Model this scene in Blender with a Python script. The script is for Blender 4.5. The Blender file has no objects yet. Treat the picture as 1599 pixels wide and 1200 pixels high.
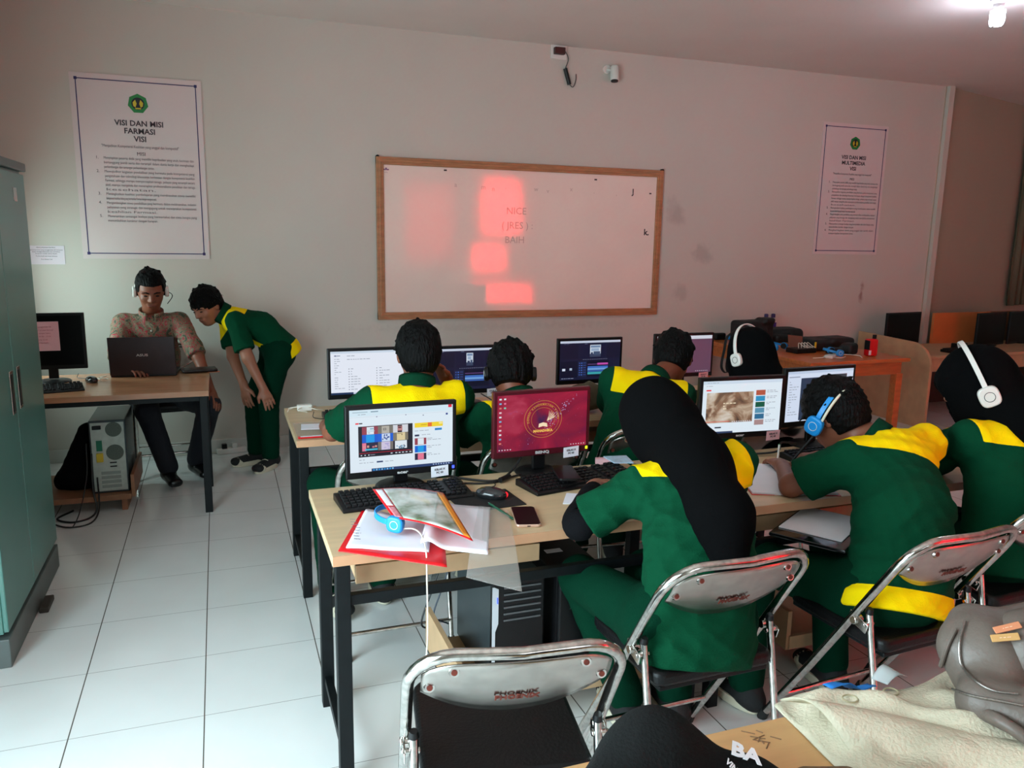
import bpy, math, random
import numpy as np
from mathutils import Vector, Matrix

S = bpy.context.scene
COL = S.collection
random.seed(7)
rng = np.random.RandomState(7)
PI = math.pi

# ------------------------------------------------------------------ camera
CAM = np.array([0.11313, -2.57931, 1.58076])
YAW, PITCH, ROLL, FPX = 0.352142854, 0.185914064, 0.0176830454, 1245.189
_f = np.array([math.sin(YAW)*math.cos(PITCH), math.cos(YAW)*math.cos(PITCH), -math.sin(PITCH)])
_r0 = np.array([math.cos(YAW), -math.sin(YAW), 0.0]); _u0 = np.cross(_r0, _f)
_r = _r0*math.cos(ROLL)+_u0*math.sin(ROLL); _u = -_r0*math.sin(ROLL)+_u0*math.cos(ROLL)
cam_data = bpy.data.cameras.new('camera'); cam_data.sensor_width = 36.0
cam_data.lens = 36.0*FPX/1599.0; cam_data.clip_start = 0.02
cam = bpy.data.objects.new('camera', cam_data); COL.objects.link(cam)
cam.matrix_world = Matrix(((_r[0], _u[0], -_f[0], CAM[0]), (_r[1], _u[1], -_f[1], CAM[1]), (_r[2], _u[2], -_f[2], CAM[2]), (0, 0, 0, 1)))
S.camera = cam

# ------------------------------------------------------------------ view, world, lights
S.view_settings.view_transform = 'Standard'
try: S.view_settings.look = 'None'
except Exception: pass
S.view_settings.gamma = 1.0
S.view_settings.use_curve_mapping = False
S.view_settings.exposure = 0.0
w = bpy.data.worlds.new('world'); S.world = w; w.use_nodes = True
w.node_tree.nodes['Background'].inputs[0].default_value = (0.75, 0.87, 1.0, 1)
w.node_tree.nodes['Background'].inputs[1].default_value = 1.0

def area_light(name, loc, target, sx, sy, power, col):
    d = bpy.data.lights.new(name, 'AREA'); d.shape = 'RECTANGLE'; d.size = sx; d.size_y = sy
    d.energy = power; d.color = col
    o = bpy.data.objects.new(name, d); COL.objects.link(o); o.location = loc
    v = Vector(target)-Vector(loc); o.rotation_euler = v.to_track_quat('-Z', 'Y').to_euler()
    return o
area_light('daylight_door', (-1.40, -1.60, 1.2), (1.0, -1.2, 0.5), 2.2, 2.0, 185, (0.71, 0.93, 1.0))
area_light('daylight_side_window', (-1.30, 2.72, 1.22), (1.0, 2.95, 0.9), 0.55, 0.7, 15, (0.70, 0.98, 0.95))
area_light('daylight_back_window', (4.88, -4.60, 1.35), (4.6, 0.0, 1.0), 1.2, 2.4, 340, (1.0, 0.72, 0.72))
area_light('daylight_back_window', (1.3, -4.55, 1.5), (1.4, 0.0, 1.0), 1.3, 1.5, 9, (1.0, 0.93, 0.90))

# ------------------------------------------------------------------ helpers
def s2l(c):
    return tuple((v/12.92 if v <= 0.04045 else ((v+0.055)/1.055)**2.4) for v in [x/255.0 for x in c])

MATS = {}
def mat(name, rgb, rough=0.5, metal=0.0, noise=0.0, nscale=8.0, bump=0.0, bscale=60.0, alpha=1.0, trans=0.0, emit=None, estr=1.0, coat=0.0, spec=0.5, sheen=0.0, stretch=None):
    """principled material; rgb in sRGB 0-255; optional noise colour variation and bump"""
    if name in MATS: return MATS[name]
    m = bpy.data.materials.new(name); m.use_nodes = True; MATS[name] = m
    nt = m.node_tree; b = nt.nodes['Principled BSDF']
    c = s2l(rgb)
    b.inputs['Base Color'].default_value = (*c, 1)
    b.inputs['Roughness'].default_value = rough; b.inputs['Metallic'].default_value = metal
    b.inputs['Specular IOR Level'].default_value = spec
    if coat: b.inputs['Coat Weight'].default_value = coat; b.inputs['Coat Roughness'].default_value = 0.1
    if sheen: b.inputs['Sheen Weight'].default_value = sheen
    if alpha < 1: b.inputs['Alpha'].default_value = alpha
    if trans: b.inputs['Transmission Weight'].default_value = trans
    if emit is not None:
        b.inputs['Emission Color'].default_value = (*s2l(emit), 1); b.inputs['Emission Strength'].default_value = estr
    tc = None
    if noise or bump:
        tc = nt.nodes.new('ShaderNodeTexCoord'); src = tc.outputs['Object']
        if stretch:
            mp = nt.nodes.new('ShaderNodeMapping'); mp.inputs['Scale'].default_value = stretch
            nt.links.new(src, mp.inputs[0]); src = mp.outputs[0]
    if noise:
        n = nt.nodes.new('ShaderNodeTexNoise'); n.inputs['Scale'].default_value = nscale; n.inputs['Detail'].default_value = 5
        nt.links.new(src, n.inputs['Vector'])
        r = nt.nodes.new('ShaderNodeMapRange'); r.inputs[1].default_value = 0.3; r.inputs[2].default_value = 0.7
        r.inputs[3].default_value = 1-noise; r.inputs[4].default_value = 1+noise*0.6
        nt.links.new(n.outputs['Fac'], r.inputs[0])
        mx = nt.nodes.new('ShaderNodeVectorMath'); mx.operation = 'SCALE'; mx.inputs[0].default_value = c
        nt.links.new(r.outputs[0], mx.inputs['Scale']); nt.links.new(mx.outputs[0], b.inputs['Base Color'])
        r2 = nt.nodes.new('ShaderNodeMapRange'); r2.inputs[3].default_value = max(0.02, rough*(1-noise*0.5)); r2.inputs[4].default_value = min(1, rough*(1+noise*0.5))
        nt.links.new(n.outputs['Fac'], r2.inputs[0]); nt.links.new(r2.outputs[0], b.inputs['Roughness'])
    if bump:
        n2 = nt.nodes.new('ShaderNodeTexNoise'); n2.inputs['Scale'].default_value = bscale; n2.inputs['Detail'].default_value = 4
        nt.links.new(src, n2.inputs['Vector'])
        bp = nt.nodes.new('ShaderNodeBump'); bp.inputs['Strength'].default_value = bump; bp.inputs['Distance'].default_value = 0.01
        nt.links.new(n2.outputs['Fac'], bp.inputs['Height']); nt.links.new(bp.outputs[0], b.inputs['Normal'])
    return m

def attr_mat(name, rgb_a, rgb_b, attr='mark', rough=0.8, bump=0.25, bscale=240.0, sheen=0.1):
    """two flat cloth colours split along the zero line of a vertex attribute"""
    if name in MATS: return MATS[name]
    m = mat(name, rgb_a, rough=rough, bump=bump, bscale=bscale, sheen=sheen)
    nt = m.node_tree; b = nt.nodes['Principled BSDF']
    a = nt.nodes.new('ShaderNodeAttribute'); a.attribute_name = attr
    g = nt.nodes.new('ShaderNodeMath'); g.operation = 'GREATER_THAN'; g.inputs[1].default_value = 0.0
    nt.links.new(a.outputs['Fac'], g.inputs[0])
    mx = nt.nodes.new('ShaderNodeMix'); mx.data_type = 'RGBA'
    mx.inputs[6].default_value = (*s2l(rgb_a), 1); mx.inputs[7].default_value = (*s2l(rgb_b), 1)
    nt.links.new(g.outputs[0], mx.inputs[0]); nt.links.new(mx.outputs[2], b.inputs['Base Color'])
    return m

class MB:
    """collects shapes, links them as one mesh object"""
    def __init__(s): s.v = []; s.f = []; s.m = []; s.M = Matrix(); s.mi = 0
    def add(s, vs, fs):
        o = len(s.v); s.v += [tuple(s.M @ Vector(v)) for v in vs]; s.f += [tuple(i+o for i in f) for f in fs]; s.m += [s.mi]*len(fs); return s
    def box(s, c, d, rz=0, R=None):
        x, y, z = [k/2 for k in d]
        Q = (R if R is not None else Matrix.Rotation(rz, 3, 'Z')); c = Vector(c)
        vs = [c + Q @ Vector((i*x, j*y, k*z)) for i in (-1, 1) for j in (-1, 1) for k in (-1, 1)]
        return s.add(vs, [(0, 1, 3, 2), (4, 6, 7, 5), (0, 4, 5, 1), (2, 3, 7, 6), (0, 2, 6, 4), (1, 5, 7, 3)])
    def tube(s, pts, r, n=10, closed=False, caps=True, flat=1.0):
        P = [Vector(p) for p in pts]; N = len(P); rs = r if isinstance(r, (list, tuple)) else [r]*N
        vs = []; up = None
        for i, p in enumerate(P):
            a = P[(i-1) % N] if (i > 0 or closed) else p; b = P[(i+1) % N] if (i < N-1 or closed) else p
            t = (b-a); t = t.normalized() if t.length > 1e-9 else Vector((0, 0, 1))
            if up is None:
                up = Vector((0, 0, 1)) if abs(t.z) < 0.9 else Vector((0, 1, 0))
            x = t.cross(up); x = x.normalized() if x.length > 1e-6 else Vector((1, 0, 0)); y = x.cross(t).normalized(); up = y
            for k in range(n):
                q = 2*PI*k/n; vs.append(p + x*math.cos(q)*rs[i] + y*math.sin(q)*rs[i]*flat)
        fs = []
        for i in range(N if closed else N-1):
            j = (i+1) % N
            for k in range(n):
                l = (k+1) % n; fs.append((i*n+k, j*n+k, j*n+l, i*n+l))
        if caps and not closed: fs += [tuple(range(n)), tuple(reversed(range((N-1)*n, N*n)))]
        return s.add(vs, fs)
    def cyl(s, a, b, r, r2=None, n=20): return s.tube([a, b], [r, r if r2 is None else r2], n)
    def prism(s, pts, h, axis='Z', off=0.0):
        """2-D outline extruded; axis Z: xy outline, Y: xz outline, X: yz outline"""
        n = len(pts)
        def m(p, q): return (p[0], p[1], q) if axis == 'Z' else ((p[0], q, p[1]) if axis == 'Y' else (q, p[0], p[1]))
        vs = [m(p, off) for p in pts]+[m(p, off+h) for p in pts]
        fs = [tuple(reversed(range(n))), tuple(range(n, 2*n))]+[(i, (i+1) % n, n+(i+1) % n, n+i) for i in range(n)]
        return s.add(vs, fs)
    def grid(s, fn, nu, nv):
        vs = [fn(i/nu, j/nv) for i in range(nu+1) for j in range(nv+1)]
        fs = [(i*(nv+1)+j, (i+1)*(nv+1)+j, (i+1)*(nv+1)+j+1, i*(nv+1)+j+1) for i in range(nu) for j in range(nv)]
        return s.add(vs, fs)
    def lathe(s, prof, c=(0, 0, 0), n=24, axis='Z'):
        vs = []; c = Vector(c)
        for r, h in prof:
            for k in range(n):
                q = 2*PI*k/n; x, y = r*math.cos(q), r*math.sin(q)
                vs.append(c+Vector((x, y, h) if axis == 'Z' else ((x, h, y) if axis == 'Y' else (h, x, y))))
        N = len(prof); fs = [(i*n+k, i*n+(k+1) % n, (i+1)*n+(k+1) % n, (i+1)*n+k) for i in range(N-1) for k in range(n)]
        fs += [tuple(reversed(range(n))), tuple(range((N-1)*n, N*n))]
        return s.add(vs, fs)
    def ell(s, c, r, nu=16, nv=10, R=None):
        c = Vector(c); Q = R if R is not None else Matrix.Identity(3); vs = []
        for j in range(1, nv):
            t = PI*j/nv
            for i in range(nu):
                q = 2*PI*i/nu; vs.append(c+Q @ Vector((r[0]*math.sin(t)*math.cos(q), r[1]*math.sin(t)*math.sin(q), r[2]*math.cos(t))))
        b = len(vs); vs += [c+Q @ Vector((0, 0, r[2])), c-Q @ Vector((0, 0, r[2]))]
        fs = [(j*nu+i, (j+1)*nu+i, (j+1)*nu+(i+1) % nu, j*nu+(i+1) % nu) for j in range(nv-2) for i in range(nu)]
        fs += [(b, i, (i+1) % nu) for i in range(nu)]+[(b+1, (nv-2)*nu+(i+1) % nu, (nv-2)*nu+i) for i in range(nu)]
        return s.add(vs, fs)
    def build(s, name, mats, parent=None, bevel=0.0, smooth=False, seg=2, solid=0.0, sub=0, loc=None, rz=None):
        me = bpy.data.meshes.new(name); me.from_pydata(s.v, [], s.f)
        mats = mats if isinstance(mats, (list, tuple)) else [mats]
        for m in mats: me.materials.append(m)
        if len(mats) > 1: me.polygons.foreach_set('material_index', s.m)
        o = bpy.data.objects.new(name, me); COL.objects.link(o)
        fix_normals(me)
        if smooth:
            me.polygons.foreach_set('use_smooth', [True]*len(me.polygons))
            if smooth != 'all':
                try: me.set_sharp_from_angle(angle=math.radians(38))
                except Exception: pass
        if solid: k = o.modifiers.new('solid', 'SOLIDIFY'); k.thickness = solid; k.offset = 0
        if sub: k = o.modifiers.new('sub', 'SUBSURF'); k.levels = sub; k.render_levels = sub
        if bevel: k = o.modifiers.new('bevel', 'BEVEL'); k.width = bevel; k.segments = seg; k.limit_method = 'ANGLE'; k.angle_limit = math.radians(40)
        if parent is not None: o.parent = parent
        if loc is not None: o.location = loc
        if rz is not None: o.rotation_euler = (0, 0, rz)
        return o

import bmesh
def fix_normals(me):
    bm = bmesh.new(); bm.from_mesh(me); bmesh.ops.recalc_face_normals(bm, faces=bm.faces); bm.to_mesh(me); bm.free()

def arc(c, r, a0, a1, n, plane='XZ'):
    out = []
    for i in range(n+1):
        a = a0+(a1-a0)*i/n; x, y = r*math.cos(a), r*math.sin(a)
        out.append((c[0]+x, c[1], c[2]+y) if plane == 'XZ' else ((c[0]+x, c[1]+y, c[2]) if plane == 'XY' else (c[0], c[1]+x, c[2]+y)))
    return out
def spline(pts, n=8):
    P = [Vector(p) for p in pts]; P = [2*P[0]-P[1]]+P+[2*P[-1]-P[-2]]; out = []
    for i in range(1, len(P)-2):
        for k in range(n):
            t = k/n; a, b, c, d = P[i-1:i+3]
            out.append(0.5*((2*b)+(c-a)*t+(2*a-5*b+4*c-d)*t*t+(3*b-a-3*c+d)*t**3))
    out.append(P[-2]); return out

def tag(o, label=None, cat=None, group=None, kind=None):
    if label: o['label'] = label
    if cat: o['category'] = cat
    if group: o['group'] = group
    if kind: o['kind'] = kind
    return o
def thing(name, label, cat, loc=(0, 0, 0), rz=0.0, group=None):
    o = bpy.data.objects.new(name, None); o.empty_display_size = 0.1; COL.objects.link(o)
    o.location = loc; o.rotation_euler = (0, 0, rz); return tag(o, label, cat, group)
def struct(o): o['kind'] = 'structure'; return o
def dup(root, loc, rz, label=None, group=None):
    r = root.copy(); COL.objects.link(r); r.location = loc; r.rotation_euler = (0, 0, rz)
    if label: r['label'] = label
    if group: r['group'] = group
    for ch in list(root.children):
        c = ch.copy(); COL.objects.link(c); c.parent = r
        for g in ch.children:
            d = g.copy(); COL.objects.link(d); d.parent = c
    return r
def text(name, s, size, m, parent, loc, rot, align='CENTER', bold=0.0, sx=1.0, depth=0.0003):
    cu = bpy.data.curves.new(name, 'FONT'); cu.body = s; cu.size = size; cu.align_x = align; cu.offset = bold; cu.extrude = depth; cu.resolution_u = 2
    t = bpy.data.objects.new(name, cu); COL.objects.link(t)
    dg = bpy.context.evaluated_depsgraph_get(); me = bpy.data.meshes.new_from_object(t.evaluated_get(dg)); bpy.data.objects.remove(t); bpy.data.curves.remove(cu)
    me.materials.clear(); me.materials.append(m); me.name = name
    o = bpy.data.objects.new(name, me); COL.objects.link(o); o.parent = parent; o.location = loc; o.rotation_euler = rot; o.scale = (sx, 1, 1)
    return o

# ------------------------------------------------------------------ materials
M_black = mat('black_plastic', (12, 12, 14), 0.4, noise=0.2, nscale=20, spec=.35)
M_blackmatte = mat('black_matte', (14, 14, 15), 0.75, bump=0.2, bscale=200)
M_key = mat('black_keys', (14, 14, 16), 0.5, spec=.3)
M_steel = mat('black_painted_steel', (9, 14, 16), 0.5, noise=0.3, nscale=30, spec=0.25)
M_chrome = mat('chrome', (205, 203, 198), 0.14, 1.0, noise=0.3, nscale=60)
M_chromeworn = mat('worn_chrome_plate', (188, 184, 178), 0.26, 1.0, noise=0.14, nscale=30)
M_rust = mat('rust', (105, 38, 22), 0.8, noise=0.4, nscale=80)
M_wood = mat('desk_laminate', (206, 180, 142), 0.38, noise=0.10, nscale=3.5, stretch=(1.2, 9, 9))
M_woodedge = mat('desk_laminate_edge', (196, 148, 112), 0.45, noise=0.10, nscale=6)
M_woodteach = mat('desk_brown_laminate', (178, 126, 92), 0.25, noise=0.12, nscale=3.5, stretch=(1.2, 9, 9))
M_orange = mat('orange_varnished_wood', (196, 108, 52), 0.3, noise=0.2, nscale=4, stretch=(1.5, 10, 10))
M_board = mat('particle_board', (196, 160, 122), 0.6, noise=0.12, nscale=10)
M_white = mat('white_plastic', (225, 222, 215), 0.35)
M_paper = mat('paper', (232, 232, 240), 0.8, noise=0.03, nscale=9)
M_pinkpaper = mat('pink_paper', (238, 190, 198), 0.8)
M_ink = mat('ink', (70, 60, 66), .8)
M_fine = mat('fine_print_ink', (128, 114, 118), .8)
M_blue = mat('blue_plastic', (20, 140, 215), 0.35)
M_red = mat('red_plastic', (214, 12, 22), 0.4)
M_rubber = mat('rubber', (20, 20, 20), 0.8)
M_cream = mat('cream_rubber', (205, 198, 175), 0.7, noise=0.1)
M_seat = mat('black_vinyl', (8, 8, 10), 0.42, noise=0.2, nscale=8, bump=0.15, bscale=120, spec=.3)
M_whitecable = mat('white_cable', (226, 220, 205), 0.5)
M_blackcable = mat('black_cable', (15, 15, 16), 0.5)

# ------------------------------------------------------------------ room shell
YW = 3.37; H3 = 3.0
def wall_mat(name, base, mint):
    m = mat(name, base, 0.72, noise=0.035, nscale=1.3, bump=0.08, bscale=35)
    return m
M_wall = mat('painted_wall', (199, 194, 184), 0.62, noise=0.03, nscale=1.2, bump=0.05, bscale=40)
M_ceil = mat('painted_ceiling', (226, 210, 202), 0.85, noise=0.03, nscale=2)
def floor_material():
    m = mat('white_floor_tiles', (226, 228, 226), 0.16, spec=0.5)
    nt = m.node_tree; b = nt.nodes['Principled BSDF']; L = nt.links.new
    geo = nt.nodes.new('ShaderNodeNewGeometry'); sep = nt.nodes.new('ShaderNodeSeparateXYZ'); L(geo.outputs['Position'], sep.inputs[0])
    def line(out, w):
        a = nt.nodes.new('ShaderNodeMath'); a.operation = 'DIVIDE'; a.inputs[1].default_value = 0.4; L(out, a.inputs[0])
        r = nt.nodes.new('ShaderNodeMath'); r.operation = 'ROUND'; L(a.outputs[0], r.inputs[0])
        d = nt.nodes.new('ShaderNodeMath'); d.operation = 'SUBTRACT'; L(a.outputs[0], d.inputs[0]); L(r.outputs[0], d.inputs[1])
        e = nt.nodes.new('ShaderNodeMath'); e.operation = 'ABSOLUTE'; L(d.outputs[0], e.inputs[0])
        g = nt.nodes.new('ShaderNodeMath'); g.operation = 'LESS_THAN'; g.inputs[1].default_value = w; L(e.outputs[0], g.inputs[0]); return g
    lx = line(sep.outputs[0], 0.0052); ly = line(sep.outputs[1], 0.0030)
    n = nt.nodes.new('ShaderNodeTexNoise'); n.inputs['Scale'].default_value = 2.5; n.inputs['Detail'].default_value = 6
    L(geo.outputs['Position'], n.inputs['Vector'])
    mxa = nt.nodes.new('ShaderNodeMath'); mxa.operation = 'MULTIPLY'; mxa.inputs[1].default_value = 0.75; L(ly.outputs[0], mxa.inputs[0])
    mx = nt.nodes.new('ShaderNodeMath'); mx.operation = 'MAXIMUM'; L(lx.outputs[0], mx.inputs[0]); L(mxa.outputs[0], mx.inputs[1])
    ramp = nt.nodes.new('ShaderNodeMix'); ramp.data_type = 'RGBA'
    ramp.inputs[6].default_value = (*s2l((214, 216, 214)), 1); ramp.inputs[7].default_value = (*s2l((232, 234, 233)), 1); L(n.outputs['Fac'], ramp.inputs[0])
    cm = nt.nodes.new('ShaderNodeMix'); cm.data_type = 'RGBA'; cm.inputs[7].default_value = (*s2l((96, 92, 86)), 1)
    L(ramp.outputs[2], cm.inputs[6]); L(mx.outputs[0], cm.inputs[0]); L(cm.outputs[2], b.inputs['Base Color'])
    rr = nt.nodes.new('ShaderNodeMapRange'); rr.inputs[3].default_value = 0.09; rr.inputs[4].default_value = 0.18
    L(n.outputs['Fac'], rr.inputs[0]); L(rr.outputs[0], b.inputs['Roughness'])
    return m
M_floor = floor_material()
struct(MB().box((4.6, 0.1, -0.05), (11.8, 10.0, 0.1)).build('floor', M_floor))
struct(MB().box((4.6, 0.1, H3+0.05), (11.8, 10.0, 0.1)).build('ceiling', M_ceil))
# front wall with dark scuffs, then the angled wall beyond the corner
def scuffed_wall():
    m = M_wall; nt = m.node_tree; b = nt.nodes['Principled BSDF']; L = nt.links.new
    src = b.inputs['Base Color'].links[0].from_socket
    geo = nt.nodes.new('ShaderNodeNewGeometry')
    def blob(c, sx, sz, thr, col, prev, ns=9.0):
        mp = nt.nodes.new('ShaderNodeVectorMath'); mp.operation = 'SUBTRACT'; mp.inputs[1].default_value = (c[0], YW, c[1]); L(geo.outputs['Position'], mp.inputs[0])
        ml = nt.nodes.new('ShaderNodeVectorMath'); ml.operation = 'DIVIDE'; ml.inputs[1].default_value = (sx, 1, sz); L(mp.outputs[0], ml.inputs[0])
        ln = nt.nodes.new('ShaderNodeVectorMath'); ln.operation = 'LENGTH'; L(ml.outputs[0], ln.inputs[0])
        n = nt.nodes.new('ShaderNodeTexNoise'); n.inputs['Scale'].default_value = ns; n.inputs['Detail'].default_value = 6; L(geo.outputs['Position'], n.inputs['Vector'])
        a = nt.nodes.new('ShaderNodeMath'); a.operation = 'MULTIPLY_ADD'; a.inputs[1].default_value = 2.4; a.inputs[2].default_value = -1.2; L(n.outputs['Fac'], a.inputs[0])
        s = nt.nodes.new('ShaderNodeMath'); s.operation = 'ADD'; L(ln.outputs['Value'], s.inputs[0]); L(a.outputs[0], s.inputs[1])
        r = nt.nodes.new('ShaderNodeMapRange'); r.inputs[1].default_value = 1.0; r.inputs[2].default_value = 0.2; r.inputs[3].default_value = 0; r.inputs[4].default_value = thr
        L(s.outputs[0], r.inputs[0])
        k = nt.nodes.new('ShaderNodeMix'); k.data_type = 'RGBA'; k.inputs[7].default_value = (*s2l(col), 1); L(prev, k.inputs[6]); L(r.outputs[0], k.inputs[0])
        return k.outputs[2]
    o = blob((3.74, 1.78), .10, .13, .30, (110, 105, 100), src)
    o = blob((4.02, 1.45), .12, .09, .28, (105, 100, 96), o, 12)
    o = blob((3.82, 1.12), .08, .10, .25, (110, 105, 100), o, 12)
    o = blob((5.78, 1.10), .03, .10, .7, (130, 75, 65), o, 14)
    o = blob((2.2, 0.86), 1.5, .04, .12, (120, 112, 104), o, 30)
    L(o, b.inputs['Base Color'])
scuffed_wall()
struct(MB().box((2.69, YW+0.06, H3/2), (7.84, 0.12, H3)).build('wall_front', M_wall))
wr = MB(); wr.box((8.35, YW+0.06+0.525, H3/2), (3.80, 0.12, H3), rz=math.atan2(.28, .96)); struct(wr.build('wall_right', mat('painted_wall_dimmed', (176, 168, 148), 0.7, noise=.04, nscale=1.2)))  # wall paint darkened in its colour to stand for dimmer light here
struct(MB().box((6.585, YW-0.015, H3/2), (0.06, 0.05, H3)).build('trim_corner', mat('corner_paint', (196, 192, 180), .6)))
M_base = mat('baseboard_tile', (200, 202, 196), 0.3)
struct(MB().box((2.75, YW-0.006, 0.045), (7.6, 0.012, 0.09)).build('baseboard_front', M_base, bevel=.003))
# left wall with door opening (behind the camera) and a side window beyond the locker
XL = -1.15
lw = MB()
lw.box((XL-.06, -4.05, 1.5), (.12, 2.0, 3)); lw.box((XL-.06, 0.95, 1.5), (.12, 2.9, 3))
lw.box((XL-.06, -1.78, 2.6), (.12, 2.56, .8))
lw.box((XL-.06, 2.72, .42), (.12, .64, .84)); lw.box((XL-.06, 2.72, 2.30), (.12, .64, 1.4)); lw.box((XL-.06, 3.25, 1.5), (.12, .42, 3))
struct(lw.build('wall_left', M_wall))
wb = MB(); Yb = -4.3
wb.box((-0.3, Yb-.06, 1.5), (1.8, .12, 3)); wb.box((1.3, Yb-.06, .35), (1.4, .12, .7)); wb.box((1.3, Yb-.06, 2.65), (1.4, .12, .7))
wb.box((2.55, Yb-.06, 1.5), (1.1, .12, 3)); wb.box((3.55, Yb-.06, .5), (.9, .12, 1.0)); wb.box((3.55, Yb-.06, 2.75), (.9, .12, .5)); wb.box((4.14, Yb-.06, 1.5), (.28, .12, 3)); wb.box((4.88, Yb-.06, 2.8), (1.2, .12, .4)); wb.box((4.88, Yb-.06, .82), (1.2, .08, .28)); wb.box((4.88, Yb-.03, 1.48), (1.2, .06, .22)); wb.box((4.38, Yb-.03, 2.1), (.26, .06, 1.04)); wb.box((5.34, Yb-.03, 2.1), (.30, .06, 1.04)); wb.box((5.20, Yb-.03, 1.18), (.58, .06, .46)); wb.box((7.64, Yb-.06, 1.5), (4.32, .12, 3))  # small blocks across the tall window are added to shape its whiteboard reflection
struct(wb.build('wall_back', M_wall))
struct(MB().box((9.86, 0.1, 1.5), (.12, 9.2, 3)).build('wall_side', M_wall))
M_frame = mat('window_frame_paint', (190, 188, 180), .5)
def window(name, x0, x1, z0, z1, y, mull, rails):
    f = MB()
    for x in [x0, x1]+mull: f.box((x, y, (z0+z1)/2), (.06, .06, z1-z0))
    for z in [z0, z1]+rails: f.box(((x0+x1)/2, y, z), (x1-x0, .06, .06))
    struct(f.build(name, M_frame, bevel=.004))
window('window_1', .6, 2.0, .7, 2.3, Yb-.05, [1.3], [])
window('window_2', 4.31, 5.45, .05, 2.57, Yb-.05, [], [.82, 1.48])
window('window_4', 3.12, 3.98, 1.03, 2.47, Yb-.05, [3.55], [])
w3 = MB()
for yy in (2.42, 3.02): w3.box((XL-.05, yy, 1.22), (.05, .05, .76))
for zz in (.85, 1.59): w3.box((XL-.05, 2.72, zz), (.05, .62, .05))
struct(w3.build('window_3', M_frame, bevel=.004))
# red sheer curtains drawn to the sides of the back window
def curtain(x0, x1, z0, z1, y, label, m):
    c = MB(); c.grid(lambda u, v: (x0+(x1-x0)*u, y+.028*math.sin(u*(x1-x0)*70)+.01*math.sin(u*31+v*3), z0+(z1-z0)*v), 120, 6)
    o = c.build('curtain', m, smooth='all', solid=.002); tag(o, label, 'curtain', 'red curtains at the back of the room'); return o
M_curt = mat('red_sheer_curtain', (225, 40, 55), .8)
_b = M_curt.node_tree.nodes['Principled BSDF']; _t = M_curt.node_tree.nodes.new('ShaderNodeBsdfTranslucent'); _t.inputs[0].default_value = (.95, .12, .16, 1)
_m = M_curt.node_tree.nodes.new('ShaderNodeMixShader'); _m.inputs[0].default_value = .75
M_curt.node_tree.links.new(_b.outputs[0], _m.inputs[1]); M_curt.node_tree.links.new(_t.outputs[0], _m.inputs[2]); M_curt.node_tree.links.new(_m.outputs[0], M_curt.node_tree.nodes['Material Output'].inputs[0])
curtain(4.26, 5.50, .03, 2.66, Yb+.06, 'tall red sheer curtain drawn over the larger back window', M_curt)
curtain(3.05, 4.05, .95, 2.56, Yb+.06, 'shorter red sheer curtain over the middle back window', M_curt)
area_light('daylight_back_window', (3.55, -4.60, 1.75), (3.5, 0.0, 1.2), 0.9, 1.4, 15, (1.0, 0.80, 0.78))
# greenish curtain at the far right edge
M_gcurt = mat('green_curtain', (112, 106, 84), .85)
gc = MB(); gc.grid(lambda u, v: (8.25+1.2*u, YW-.07+.2917*(1.74+1.2*u)+.03*math.sin(u*60), .9+2.0*v), 100, 4)
tag(gc.build('window_curtain', M_gcurt, smooth='all', solid=.003), 'dull green pleated curtain at the right edge of the far wall', 'curtain')

# ------------------------------------------------------------------ whiteboard
wbx0, wbx1, wbz0, wbz1 = 1.215, 3.585, .932, 2.115
t = thing('whiteboard', 'large wooden framed whiteboard on the front wall with faint handwriting', 'whiteboard', (wbx0, YW, wbz0))
W_, H_ = wbx1-wbx0, wbz1-wbz0
fm = mat('whiteboard_frame_wood', (176, 120, 82), .5, noise=.22, nscale=5, stretch=(2, 2, 9))
f = MB(); fw = .055
for z in (fw/2, H_-fw/2):
    f.box((W_/2, -.016, z), (W_, .032, fw)); f.box((W_/2, -.028, z), (W_-.03, .02, fw*.35))
for x in (fw/2, W_-fw/2):
    f.box((x, -.0155, H_/2), (fw, .031, H_-.002)); f.box((x, -.0275, H_/2), (fw*.35, .02, H_-.03))
f.build('frame', fm, t, bevel=.004)
M_wbd = mat('whiteboard_surface', (246, 226, 214), .5, noise=.03, nscale=3, coat=1.0)
M_wbd.node_tree.nodes['Principled BSDF'].inputs['Coat Roughness'].default_value = .06; M_wbd.node_tree.nodes['Principled BSDF'].inputs['Coat IOR'].default_value = 2.1
sf = MB().box((W_/2, -.008, H_/2), (W_-.1, .012, H_-.1)).build('writing_surface', M_wbd, t)
R90 = (PI/2, 0, 0)
M_faint = mat('faint_marker', (196, 172, 162), .6)
M_mark = mat('dark_marker', (60, 45, 45), .6)
for s, x, z, sz in (('NICE', .97, .80, .075), ('( JRES ) :', .98, .69, .075), ('BAIH', .96, .58, .075)):
    text('handwriting', s, sz, M_faint, sf, (x+.12, -.0146, z), R90, depth=.0002)
for s, x, z, sz in (('J', 2.10, .985, .06), ('k.', 2.24, .66, .07), ('-', .52, 1.09, .08), ('-', 1.76, 1.07, .08), ('-', 2.26, .98, .07)):
    text('mark', s, sz, M_mark, sf, (x, -.0146, z), R90, bold=.002, depth=.0002)
for i, x in enumerate((.6, .82, .9, 1.0, 1.25, 1.35, 1.55, 1.75, 1.95, 2.1)):
    text('smudge', ('a', 'm', 'n', '.', 'w', 'v', 'x', '.', ',', '.')[i], .05, M_faint, sf, (x, -.0146, .99-.01*(i % 3)), R90, depth=.0002)
text('sticker', '*', .09, mat('purple_ink', (120, 60, 110), .6), sf, (.075, -.0146, 1.04), R90, bold=.003, depth=.0002)
for x in (.012, W_-.012):
    MB().cyl((x, -.002, H_+.0), (x, -.03, H_+.0), .012).build('mounting_bolt', M_steel, t)

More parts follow.
